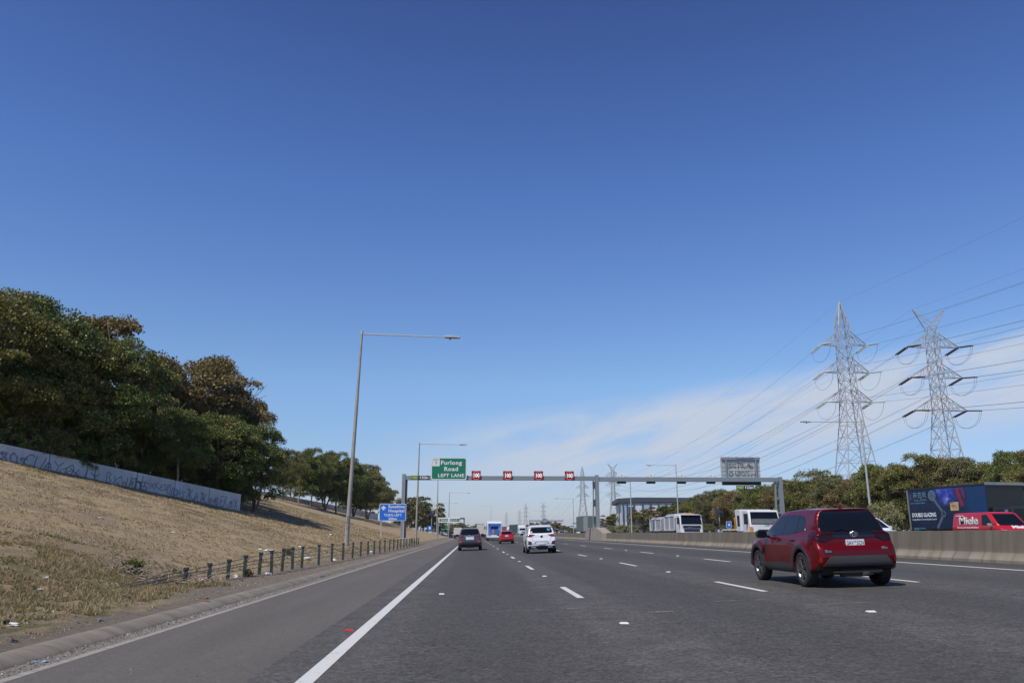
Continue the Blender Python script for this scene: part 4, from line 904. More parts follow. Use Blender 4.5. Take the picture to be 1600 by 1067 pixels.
for kind, Ls in (('A', LA), ('B', LB)):
    arms = (26.0, 31.8, 37.3) if kind == 'A' else (24.6, 31.1, 37.3); al = 4.6 if kind == 'A' else 5.2
    nmk = 'pointed' if kind == 'A' else 'forked'
    for si in (0, 1, 2):
        (x0, y0), (x1, y1) = Ls[si], Ls[si + 1]; off = 4.4; sag = (10.5, 10.5, 22)[si]; r = (.019, .021, .035)[si]
        where = ('from near %s pylon towards the right edge' % nmk, 'from near %s pylon down to the next' % nmk, 'between second and third %s pylons' % nmk)[si]
        for s in (-1, 1):
            for ai, az_ in enumerate(arms):
                for dx_ in ((0,) if kind == 'A' or si == 2 else (-.2, .2)):
                    cable((x0 + s * al + dx_, y0 + off, az_ - .6), (x1 + s * al + dx_, y1 - off, az_ - .6), sag, r,
                          '%s %s cable%s %s' % (('lowest', 'middle', 'upper')[ai], 'left' if s < 0 else 'right', (' (%s twin)' % ('left' if dx_ < 0 else 'right') if dx_ else ''), where), 'power cables')
        if kind == 'A': cable((x0, y0, 46.1), (x1, y1, 46.1), sag * .8, r * .6, 'thin earth wire from the pylon tip ' + where, 'earth wires')
        else:
            for s in (-1, 1): cable((x0 + s * 3.3, y0, 45.1), (x1 + s * 3.3, y1, 45.1), sag * .8, r * .7, 'thin earth wire from the %s horn ' % ('left' if s < 0 else 'right') + where, 'earth wires')

# ------------------------------------------------------------------ vehicles: bodies grown from distance fields
def psdf(px, py, poly):
    d = np.full(px.shape, 1e9); s = np.ones(px.shape); n = len(poly)
    for i in range(n):
        ax_, ay = poly[i]; bx, by = poly[i - 1]; ex, ey = bx - ax_, by - ay; wx, wy = px - ax_, py - ay
        t = np.clip((wx * ex + wy * ey) / (ex * ex + ey * ey + 1e-12), 0, 1); dx, dy = wx - ex * t, wy - ey * t; d = np.minimum(d, dx * dx + dy * dy)
        c1 = py >= ay; c2 = py < by; c3 = ex * wy > ey * wx; f = (c1 & c2 & c3) | (~c1 & ~c2 & ~c3); s = np.where(f, -s, s)
    return s * np.sqrt(d)
def smax(a, b, k): h = np.clip(.5 + .5 * (a - b) / k, 0, 1); return b * (1 - h) + a * h + k * h * (1 - h)
def smin(a, b, k): return -smax(-a, -b, k)
def nets(v, org, h):
    s = v < 0; nx, ny, nz = v.shape; O = [(i, j, k) for i in (0, 1) for j in (0, 1) for k in (0, 1)]
    sl = lambda a, o: a[o[0]:nx - 1 + o[0], o[1]:ny - 1 + o[1], o[2]:nz - 1 + o[2]]
    cnt = sum(sl(s, o).astype(np.int8) for o in O); act = (cnt > 0) & (cnt < 8)
    idx = -np.ones(act.shape, np.int64); I = np.argwhere(act); idx[act] = np.arange(len(I))
    acc = np.zeros((len(I), 3)); w = np.zeros(len(I)); C = {o: v[I[:, 0] + o[0], I[:, 1] + o[1], I[:, 2] + o[2]] for o in O}
    for o in O:
        for a in range(3):
            if o[a]: continue
            p = list(o); p[a] = 1; va, vb = C[o], C[tuple(p)]; m = (va < 0) != (vb < 0); t = np.where(m, va / np.where(m, va - vb, 1), 0)
            q = np.tile(np.array(o, float), (len(I), 1)); q[:, a] += t; acc[m] += q[m]; w[m] += 1
    V = (I + acc / w[:, None]) * h + np.array(org); F = []
    for a in range(3):
        b, c = (a + 1) % 3, (a + 2) % 3; sh = list(v.shape); sh[a] -= 1
        s0 = [slice(None)] * 3; s1 = [slice(None)] * 3; s0[a] = slice(0, -1); s1[a] = slice(1, None)
        ch = np.argwhere(s[tuple(s0)] != s[tuple(s1)]); ch = ch[(ch[:, b] > 0) & (ch[:, c] > 0) & (ch[:, b] < v.shape[b] - 1) & (ch[:, c] < v.shape[c] - 1)]
        def g(db, dc): q = ch.copy(); q[:, b] -= db; q[:, c] -= dc; return idx[q[:, 0], q[:, 1], q[:, 2]]
        q4 = np.stack([g(1, 1), g(0, 1), g(0, 0), g(1, 0)], 1); fl = s[ch[:, 0], ch[:, 1], ch[:, 2]]; q4[~fl] = q4[~fl][:, ::-1]; F.append(q4)
    return V, np.concatenate(F)
def sdf_body(S, res):
    L_, W, H = S['L'], S['W'], S['H']; pad = .12
    x = np.arange(-W / 2 - pad, W / 2 + pad, res); y = np.arange(-pad, L_ + pad, res); z = np.arange(.05, H + pad, res)
    YZ = np.meshgrid(y, z, indexing='ij'); XZ = np.meshgrid(x, z, indexing='ij'); XY = np.meshgrid(x, y, indexing='ij')
    mir = lambda p: p + [(-a, b) for a, b in reversed(p)]
    def vol(side, front, plan, k):
        a = psdf(YZ[0], YZ[1], side)[None, :, :]; b = psdf(XZ[0], XZ[1], mir(front))[:, None, :]; c = psdf(XY[0], XY[1], mir(plan))[:, :, None]
        return smax(smax(a, b, k), c, k)
    v = vol(S['low'], S['lowf'], S['plan'], S.get('k', .07))
    v = smin(v, vol(S['cab'], S['cabf'], S['cplan'], S.get('kc', .06)), .05)
    X, Y, Z = np.meshgrid(x, y, z, indexing='ij')
    for wy in S['wheels']:
        r = np.sqrt((Y - wy) ** 2 + (Z - S['wr']) ** 2)
        if S.get('flare'): # swollen arch over each wheel
            fl = smax(smax(np.abs(X) - (W / 2 - .005), smax(r - (S['wr'] + .16), -(np.abs(X) - W / 2 + .2), .05), .06), .34 - Z, .04); v = smin(v, fl, .08)
        v = smax(v, -smax(r - (S['wr'] + .055), (W / 2 - .29) - np.abs(X), .01), .015)
        v = smax(v, .235 - Z, .02)
    return nets(v, (x[0], y[0], z[0]), res)
def project(bvh, poly, ax, off, step=.05, skirt=.012, rng=None):
    """tessellate a flat outline and lay it on the body; ax: 'r' seen from the rear, 'f' front, 'l','s' the two sides, 't' top"""
    poly = list(poly); pts = [];  n = len(poly)
    for i in range(n):
        a, b = Vector(poly[i]), Vector(poly[(i + 1) % n]); m = max(1, int((b - a).length / step))
        for k in range(m): pts.append(a.lerp(b, k / m))
    nb = len(pts); xs = [p.x for p in pts]; ys = [p.y for p in pts]; P = np.array([(p.x, p.y) for p in pts])
    gx, gy = np.meshgrid(np.arange(min(xs) + step / 2, max(xs), step), np.arange(min(ys) + step / 2, max(ys), step)); d = psdf(gx, gy, [(p.x, p.y) for p in pts])
    inn = [Vector((a, b)) for a, b, q in zip(gx.ravel(), gy.ravel(), d.ravel()) if q < -step * .4]
    r = delaunay_2d_cdt(pts + inn, [(i, (i + 1) % nb) for i in range(nb)], [], 1, 1e-5); V2, F2 = r[0], r[2]
    dr = {'r': Vector((0, 1, 0)), 'f': Vector((0, -1, 0)), 'l': Vector((1, 0, 0)), 's': Vector((-1, 0, 0)), 't': Vector((0, 0, -1))}[ax]; V = []; Nn = []
    for p in V2:
        o = {'r': (p.x, -2, p.y), 'f': (p.x, 30, p.y), 'l': (-4, p.x, p.y), 's': (4, p.x, p.y), 't': (p.x, p.y, 5)}[ax]
        h, nn, _, _ = bvh.ray_cast(Vector(o), dr)
        if h is None or (rng and abs(h[1]) > rng):
            h, nn, _, _ = bvh.find_nearest(Vector(o) + dr * ((2.1 if ax == 'r' else 3.2) if rng is None else 2.1))
        V.append(Vector(h) - dr * off); Nn.append(nn)
    fs = [tuple(f) for f in F2]
    # closed rim so that the piece has an edge
    ec = {}
    for f in fs:
        for i in range(len(f)): e = (f[i], f[(i + 1) % len(f)]); ec[e] = 1
    k = len(V); mp = {}; rim = []
    for (a, b) in list(ec):
        if (b, a) not in ec:
            for q in (a, b):
                if q not in mp: mp[q] = len(V); V.append(V[q] + dr * (off + skirt))
            rim.append((b, a, mp[a], mp[b]))
    return [tuple(v) for v in V], fs + rim
M_TYRE = M('tyre', (.018, .018, .019), .85, var=.2, scale=20); M_RIM = M('alloy_rim', (.5, .5, .51), .3, .8); M_RIMD = M('rim_dark', (.05, .05, .052), .4, .5)
M_GLASS = M('tinted_glass', (.006, .008, .011), .05, spec=.35, var=.0); M_CLAD = M('black_cladding', (.035, .037, .04), .55, var=.1); M_GLOSSB = M('gloss_black', (.008, .008, .009), .1, coat=.5)
M_TAIL = M('tail_lamp_red', (.22, .008, .01), .12, coat=.8); M_TAILK = M('tail_lamp_black', (.022, .003, .005), .2, coat=.1, spec=.3); M_TAILD = M('tail_lamp_smoked', (.07, .008, .01), .1, coat=.8); M_CHR = M('chrome', (.6, .6, .61), .3, 1); M_PLATE = M('plate_white', (.74, .75, .76), .35); M_PLT = M('plate_ink', (.02, .03, .08), .5)
M_HEAD = M('head_lamp', (.6, .62, .65), .08, spec=.9); M_AMB = M('amber_lamp', (.8, .25, .02), .2); M_BULB = M('brake_bulb', (.75, .05, .04), .2)
def wheel_obj(x, y, r, w, side, parent, rimm, spokes=10, style='y'):
    m = MB(); hw = w / 2; m.lathe([(-hw * .7, r * .66), (-hw * .95, r * .74), (-hw, r * .88), (-hw * .86, r * .97), (-hw * .5, r), (hw * .5, r), (hw * .86, r * .97), (hw, r * .88), (hw * .95, r * .74), (hw * .7, r * .66)], 0, n=40)
    t = m.build('wheel', M_TYRE, parent, smooth='all', loc=(x, y, r))
    o = side * hw
    m = MB(); m.lathe([(o * .93, r * .72), (o * .99, r * .69), (o * .9, r * .645), (o * .35, r * .62), (-o * .5, r * .6)], 0, n=40); ri = m.build('rim', rimm, t, smooth='all')
    m = MB(); m.lathe([(o * .3, 0), (o * .3, r * .61), (o * .25, r * .61)], 0, n=24); m.build('brake_disc', M_RIMD, ri)
    m = MB()
    n = spokes // 2
    for k in range(n):
        a0 = 2 * PI * k / n
        for da in (-.2, .2):
            q0 = Vector((o * .72, math.cos(a0 + da * .5) * r * .1, math.sin(a0 + da * .5) * r * .1)); q1 = Vector((o * .86, math.cos(a0 + da) * r * .65, math.sin(a0 + da) * r * .65)); m.tube(q0, q1, r * .055, r * .04, 4)
    m.lathe([(o * .6, r * .15), (o * .82, r * .14), (o * .84, 0)], 0, n=14)
    m.build('spokes', rimm, ri)
    return t
def car(name, S, X, Y, rz, label, cat, group=None, res=.03, z=None, yaw=0):
    """S['y'] runs from the rear bumper (0) forward; the root stands on the ground under the middle of the car"""
    L_, W = S['L'], S['W']; z0 = .03 * X if z is None else z
    root = empty(name, (X, Y, z0), rz, label, cat, group)
    if z is None: root.rotation_euler = (0, R(-1.7), rz)
    V, F = sdf_body(S, res); bvh = BVHTree.FromPolygons([tuple(v) for v in V], [tuple(int(i) for i in f) for f in F])
    sh = Vector((0, -L_ / 2, 0))
    def put(nm, vs, fs, mat, par=root, smooth=True):
        me = bpy.data.meshes.new(nm); me.from_pydata([tuple(Vector(v) + sh) for v in vs], [], [tuple(int(i) for i in f) for f in fs]); me.materials.append(mat)
        if smooth == 'all': me.polygons.foreach_set('use_smooth', [True] * len(me.polygons))
        elif smooth: me.polygons.foreach_set('use_smooth', [True] * len(me.polygons)); me.set_sharp_from_angle(angle=R(50))
        me.validate(); o = bpy.data.objects.new(nm, me); col.objects.link(o); o.parent = par; return o
    body = put('body', V, F, S['paint'], smooth='all')
    parts = {}
    for (nm, ax, poly, mat, off) in S['panels']:
        both = ax.endswith('2'); a = ax[0]; polys = [(poly, a)]
        if both: polys.append(([(-p[0], p[1]) for p in poly][::-1], a) if a in 'rft' else (poly, 's'))
        for pl, aa in polys:
            vs, fs = project(bvh, pl, aa, off, S.get('pstep', .05)); par = root; n2 = nm
            if '>' in nm: pn, n2 = nm.split('>'); par = parts.get(pn, root)
            o = put(n2, vs, fs, mat, par); parts[n2] = o
    for i, wy in enumerate(S['wheels']):
        for s in (-1, 1): wheel_obj(s * (W / 2 - S.get('win', .125)), wy - L_ / 2, S['wr'], .225, s, root, S.get('rim', M_RIM), S.get('spokes', 10))
    # dark floor pan, wheel wells and axle beam
    m = MB(); m.box(-W / 2 + .22, W / 2 - .22, -L_ / 2 + .5, L_ / 2 - .3, .24, .38); m.tube((-W / 2 + .2, S['wheels'][0] - L_ / 2, S['wr']), (W / 2 - .2, S['wheels'][0] - L_ / 2, S['wr']), .06, .06, 8)
    for wy in S['wheels']: m.box(-W / 2 + .265, W / 2 - .265, wy - L_ / 2 - .42, wy - L_ / 2 + .42, .3, .82)
    m.tube((-.3, -L_ / 2 + .25, .3), (.3, -L_ / 2 + .25, .3), .09, .09, 10); m.build('underbody', M_CLAD, root)
    # mirrors
    if S.get('mirror'):
        my, mz = S['mirror']
        for s in (-1, 1):
            m = MB(); h, nn, _, _ = bvh.ray_cast(Vector((s * 4, my, mz)), Vector((-s, 0, 0))); bx = abs(h[0]) if h else W / 2
            m.prism(rrect(.24, .17, .06, s * (bx + .17), mz + .08), my - L_ / 2 - .06, my - L_ / 2 + .07, 'y'); m.tube((s * (bx - .03), my - L_ / 2 + .02, mz + .01), (s * (bx + .1), my - L_ / 2, mz + .05), .03, .03, 6); mo = m.build('wing_mirror', S.get('mirmat', S['paint']), root, bevel=.02)
            m = MB(); m.prism(rrect(.2, .13, .05, s * (bx + .17), mz + .08), my - L_ / 2 - .064, my - L_ / 2 - .0605, 'y'); m.build('mirror_glass', M_GLASS, mo)
    if S.get('fin'):
        fy, fz = S['fin']; m = MB(); m.prism([(fy, fz - .03), (fy + .02, fz + .05), (fy + .05, fz + .055), (fy + .18, fz - .03)], -.016, .016, 'x', Matrix.Translation(sh)); m.build('roof_antenna', S['paint'], root, bevel=.006)
    # rear plate
    if S.get('plate'):
        px, pz, txt = S['plate']; h, nn, _, _ = bvh.ray_cast(Vector((0, -2, pz)), Vector((0, 1, 0))); py = h[1] - L_ / 2 - .035
        m = MB(); m.prism(rrect(.372, .134, .015, px, pz), py, py + .03, 'y'); p = m.build('number_plate', M_PLATE, root)
        if txt:
            t1, t2 = txt; text(t1, .105, M_PLT, (px - .105, py - .004, pz), parent=p, w=.135, ext=.001); text(t2, .105, M_PLT, (px + .1, py - .004, pz), parent=p, w=.14, ext=.001)
            m = MB(); m.add([(px - .02, py - .003, pz + .04), (px + .012, py - .003, pz + .04), (px - .004, py - .003, pz - .005)], [(0, 1, 2)]); m.build('crest', M_PLT, p)
    if S.get('extra'): S['extra'](root, bvh, sh)
    return root
def ring(mb, cx_, cy_, cz_, a, b, r, n=20):
    pts = [(cx_ + a * math.cos(2 * PI * i / n), cy_, cz_ + b * math.sin(2 * PI * i / n)) for i in range(n + 1)]; mb.path(pts, r, 5)
def arch(wy, wr, r1, a0, a1, n=14, r2=.06):
    o = [(wy + (wr + r1) * math.cos(R(a0 + (a1 - a0) * i / n)), wr + (wr + r1) * math.sin(R(a0 + (a1 - a0) * i / n))) for i in range(n + 1)]
    return o + [(wy + (wr + r2) * math.cos(R(a1 + (a0 - a1) * i / n)), wr + (wr + r2) * math.sin(R(a1 + (a0 - a1) * i / n))) for i in range(n + 1)]
P_RED = M('paint_red', (.13, .001, .0035), .36, .3, var=.03, coat=.4, spec=.2); P_WHITE = M('paint_white', (.72, .73, .75), .3, var=.02, coat=.8); P_GREY = M('paint_dark_grey', (.055, .062, .078), .3, .4, var=.03, coat=.9); P_RED2 = M('paint_bright_red', (.42, .008, .012), .28, .2, var=.03, coat=.9); P_SIL = M('paint_silver', (.45, .46, .47), .3, .5, coat=.6)

# nearest: dark red small SUV
def red_extra(root, bvh, sh):
    h, _, _, _ = bvh.ray_cast(Vector((0, -2, 1.03)), Vector((0, 1, 0))); y = h[1] + sh.y - .03
    m = MB(); ring(m, 0, y, 1.035, .075, .052, .008); ring(m, 0, y - .004, 1.04, .03, .05, .007); ring(m, 0, y - .004, 1.055, .055, .022, .006); m.build('badge', M_CHR, root)
    m = MB(); m.path([(-.05, y + .03, 1.10), (-.2, y + .06, 1.145), (-.46, y + .04, 1.125)], [.014, .012, .008], 5); m.build('rear_wiper', M_GLOSSB, root)
    for (x, z, w) in ((-.6, .695, .13), (.56, .735, .11)):
        h, _, _, _ = bvh.ray_cast(Vector((x, -2, z)), Vector((0, 1, 0))); yy = h[1] + sh.y - .012; m = MB(); m.box(x - w / 2, x + w / 2, yy, yy + .02, z, z + .012); m.box(x - w / 2, x - w / 2 + .05, yy, yy + .02, z + .02, z + .05); m.box(x - w / 2 + .06, x + w / 2, yy, yy + .02, z + .022, z + .034); m.build('model_badge', M_CHR, root)
    for s in (-1, 1):
        for yy in (2.05, 1.27):
            h, _, _, _ = bvh.ray_cast(Vector((s * 4, yy, .93)), Vector((-s, 0, 0)));  m = MB(); m.tube((h[0] + s * .02, yy - .09 + sh.y, .93), (h[0] + s * .02, yy + .09 + sh.y, .925), .016, .016, 6); m.build('door_handle', P_RED, root)
    m = MB(); m.box(-.5, .5, -1.98, -1.93, .3, .33); m.tube((.1, -2.0, .27), (.32, -1.9, .27), .035, .035, 8); m.build('exhaust_shield', M('heat_shield', (.12, .1, .08), .5, .5), root)
CL = .012
RED = dict(L=4.18, W=1.765, H=1.59, wr=.35, wheels=(.80, 3.36), paint=P_RED, rim=M('rim_machined', (.22, .22, .225), .3, .8), k=.09, kc=.075, flare=True, pstep=.045,
    low=[(.20, .36), (.05, .44), (.0, .60), (.035, .76), (.13, .86), (.16, 1.06), (.5, 1.1), (1.5, 1.04), (2.6, 1.0), (3.3, .98), (3.85, .88), (4.1, .76), (4.18, .58), (4.14, .34), (4.0, .26), (3.7, .24), (1.2, .25), (.5, .34)],
    lowf=[(.80, .2), (.86, .35), (.88, .62), (.862, .82), (.80, 1.0), (.72, 1.12)],
    plan=[(.70, .0), (.80, .08), (.87, .45), (.885, .9), (.86, 1.5), (.855, 2.5), (.885, 3.3), (.84, 3.8), (.70, 4.1), (.45, 4.18)],
    cab=[(.15, .9), (.17, 1.07), (.36, 1.35), (.40, 1.50), (.34, 1.535), (.5, 1.555), (1.2, 1.59), (1.9, 1.585), (2.35, 1.53), (3.15, 1.03), (3.2, .9)],
    cabf=[(.84, .85), (.79, 1.0), (.715, 1.16), (.60, 1.44), (.51, 1.56), (.25, 1.605)],
    cplan=[(.66, .1), (.70, .3), (.76, .9), (.81, 1.6), (.82, 2.4), (.75, 2.95), (.6, 3.2)],
    mirror=(2.72, .98), mirmat=M_GLOSSB, fin=(.52, 1.575), plate=(-.0, .865, ('2AV', '5CN')), extra=red_extra,
    panels=[('rear_window', 'r', [(-.69, 1.10), (-.655, 1.2), (-.57, 1.39), (-.53, 1.47), (-.49, 1.495), (.49, 1.495), (.53, 1.47), (.57, 1.39), (.655, 1.2), (.69, 1.10), (.3, 1.085), (-.3, 1.085)], M_GLASS, .006),
        ('tail_lamp_bar', 'r', [(-.5, .975), (-.5, 1.092), (.5, 1.092), (.5, .975)], M_GLOSSB, .014),
        ('tail_lamp', 'r2', [(.44, .975), (.44, 1.092), (.77, 1.09), (.80, 1.03), (.785, .93), (.60, .905)], M_TAILK, .02),
        ('tail_lamp', 'l2', [(.2, .965), (.21, 1.075), (.40, 1.08), (.52, 1.05), (.42, .98)], M_TAILK, .008),
        ('brake_light', 'r2', [(.38, 1.072), (.38, 1.082), (.72, 1.080), (.72, 1.070)], M_TAILD, .026),
        ('lower_bumper', 'r', [(-.56, .62), (.56, .62), (.60, .58), (.72, .42), (-.72, .42), (-.60, .58)], M('cladding_grey', (.06, .063, .068), .5), .022),
        ('bumper_valance', 'r', [(-.80, .43), (-.70, .40), (.70, .40), (.80, .43), (.78, .34), (-.78, .34)], M_CLAD, .018),
        ('rear_reflector', 'r2', [(.73, .50), (.73, .60), (.78, .62), (.79, .52)], M_TAIL, .014),
        ('tailgate_seam', 'r', [(-.63, .675), (.63, .675), (.63, .667), (-.63, .667)], M_GLOSSB, .003),
        ('rear_side_window', 'l2', [(.78, 1.14), (.86, 1.32), (1.0, 1.42), (1.18, 1.44), (1.16, 1.08)], M_GLASS, .005),
        ('rear_door_window', 'l2', [(1.19, 1.08), (1.21, 1.445), (1.82, 1.462), (1.86, 1.04)], M_GLASS, .005),
        ('front_door_window', 'l2', [(1.9, 1.04), (1.87, 1.46), (2.25, 1.43), (2.86, 1.06), (2.8, 1.02)], M_GLASS, .005),
        ('windscreen', 'f', [(-.62, 1.06), (-.5, 1.44), (.5, 1.44), (.62, 1.06)], M_GLASS, .005),
        ('sill_cladding', 'l2', [(1.22, .27), (1.2, .46), (2.98, .44), (2.94, .27)], M_CLAD, CL),
        ('arch_cladding', 'l2', arch(.80, .35, .15, -5, 185), M_CLAD, CL), ('arch_cladding', 'l2', arch(3.36, .35, .15, -5, 185), M_CLAD, CL),
        ('door_seam', 'l2', [(1.87, .44), (1.872, 1.03), (1.882, 1.03), (1.88, .44)], M_GLOSSB, .002), ('door_seam', 'l2', [(1.10, .62), (1.17, 1.05), (1.18, 1.05), (1.11, .62)], M_GLOSSB, .002), ('door_seam', 'l2', [(2.87, .44), (2.9, 1.0), (2.91, 1.0), (2.88, .44)], M_GLOSSB, .002),
        ('head_lamp', 'f2', [(.5, .72), (.5, .82), (.78, .86), (.8, .78)], M_HEAD, .008), ('grille', 'f', [(-.5, .35), (-.42, .66), (.42, .66), (.5, .35)], M_GLOSSB, .008)])
rs_ = car('red_suv', RED, 7.47, 17.65, 0, 'dark red compact SUV with black cladding, nearest car, two lanes to the right', 'car', res=.024); rs_.scale = (.972,) * 3

def white_extra(root, bvh, sh):
    h, _, _, _ = bvh.ray_cast(Vector((0, -2, .98)), Vector((0, 1, 0))); y = h[1] + sh.y - .01
    m = MB(); m.tube((0, y - .02, .975), (0, y + .02, .975), .07, .07, 20); b = m.build('badge', M_GLOSSB, root); m = MB(); ring(m, 0, y - .024, .975, .066, .066, .007); m.path([(-.035, y - .024, .95), (-.02, y - .024, 1.0), (0, y - .024, .965), (.02, y - .024, 1.0), (.035, y - .024, .95)], .006, 4); m.build('badge_ring', M_CHR, b)
    m = MB(); m.tube((-.62, -2.17, .36), (-.35, -2.17, .36), .045, .045, 8); m.build('exhaust_trim', M_CHR, root); m = MB(); m.tube((.35, -2.17, .36), (.62, -2.17, .36), .045, .045, 8); m.build('exhaust_trim', M_CHR, root)
    m = MB(); m.tube((-.5, -2.0, .26), (-.2, -1.9, .26), .07, .07, 8); m.build('silencer', M_CHR, root)
    for s in (-1, 1): m = MB(); m.path([(s * .56, -1.65, 1.615), (s * .58, -.9, 1.65), (s * .585, .1, 1.64), (s * .56, .5, 1.6)], .018, 5); m.build('roof_rail', P_SIL, root)
WHITE = dict(RED, L=4.32, W=1.81, H=1.63, wr=.335, wheels=(.86, 3.45), paint=P_WHITE, rim=M_RIM, flare=False, k=.09, pstep=.06,
    low=[(.2, .3), (.04, .42), (.0, .6), (.06, .78), (.11, .9), (.14, 1.08), (.5, 1.12), (1.5, 1.08), (2.6, 1.03), (3.35, 1.0), (3.95, .9), (4.24, .76), (4.32, .55), (4.2, .3), (4.0, .22), (.35, .24)],
    lowf=[(.82, .2), (.88, .35), (.905, .62), (.89, .85), (.84, 1.02), (.74, 1.14)],
    plan=[(.74, .0), (.83, .1), (.88, .5), (.905, .95), (.89, 1.6), (.89, 2.6), (.905, 3.4), (.85, 3.95), (.7, 4.22), (.4, 4.32)],
    cab=[(.13, .9), (.18, 1.1), (.36, 1.42), (.30, 1.53), (.45, 1.585), (1.2, 1.63), (1.9, 1.625), (2.45, 1.55), (3.25, 1.05), (3.3, .9)],
    cabf=[(.87, .85), (.83, 1.02), (.765, 1.2), (.675, 1.48), (.57, 1.62), (.3, 1.65)], cplan=[(.75, .08), (.79, .3), (.83, .9), (.87, 1.6), (.87, 2.4), (.79, 3.0), (.62, 3.3)],
    mirror=(2.8, 1.02), mirmat=P_WHITE, fin=(.6, 1.615), plate=(0, .585, None), extra=white_extra,
    panels=[('rear_window', 'r', chaikin([(-.66, 1.18), (-.63, 1.36), (-.52, 1.46), (.52, 1.46), (.63, 1.36), (.66, 1.18), (.5, 1.15), (-.5, 1.15)], 1, True), M_GLASS, .006),
        ('window_sticker', 'r', [(.36, 1.3), (.36, 1.42), (.52, 1.4), (.52, 1.29)], M('sticker_blue', (.05, .35, .55), .4), .012), ('window_sticker', 'r', [(-.62, 1.2), (-.62, 1.26), (-.52, 1.26), (-.52, 1.2)], M_PLATE, .012),
        ('tail_lamp', 'r2', [(.36, 1.07), (.8, 1.1), (.84, 1.04), (.8, .955), (.6, .945)], M_TAIL, .014), ('tail_lamp', 'l2', [(.12, .97), (.14, 1.1), (.4, 1.09), (.52, 1.07), (.3, .97)], M_TAIL, .012),
        ('tailgate_panel', 'r', [(-.5, .70), (-.6, .92), (-.58, .93), (-.48, .71), (.48, .71), (.58, .93), (.6, .92), (.5, .70)], M('seam_grey', (.25, .25, .26), .5), .003),
        ('lower_lamp', 'r2', [(.56, .53), (.6, .68), (.86, .74), (.87, .62), (.8, .52)], M_GLOSSB, .010), ('lower_lamp>brake_light', 'r2', [(.64, .58), (.65, .63), (.77, .65), (.78, .59)], M_TAIL, .020),
        ('plate_recess', 'r', [(-.44, .55), (-.34, .68), (.34, .68), (.44, .55), (.40, .545), (.30, .66), (-.30, .66), (-.40, .545)], M_CLAD, .006),
        ('diffuser', 'r', [(-.82, .43), (.82, .43), (.8, .27), (-.8, .27)], M_CLAD, .014),
        ('side_window', 'l2', [(.62, 1.22), (.75, 1.4), (1.1, 1.47), (1.82, 1.49), (1.82, 1.1), (1.2, 1.14)], M_GLASS, .005), ('side_window', 'l2', [(1.87, 1.1), (1.87, 1.49), (2.3, 1.46), (2.95, 1.1), (2.9, 1.07)], M_GLASS, .005),
        ('windscreen', 'f', [(-.66, 1.1), (-.55, 1.5), (.55, 1.5), (.66, 1.1)], M_GLASS, .005), ('sill_cladding', 'l2', [(1.25, .25), (1.24, .4), (3.05, .38), (3.0, .25)], M_CLAD, CL),
        ('arch_cladding', 'l2', arch(.86, .335, .11, 0, 180), M_CLAD, CL), ('arch_cladding', 'l2', arch(3.45, .335, .11, 0, 180), M_CLAD, CL)])
car('white_suv', WHITE, 4.05, 49.9, 0, 'white SUV with red tail lamps, second lane, left of the barrier', 'car', res=.032)

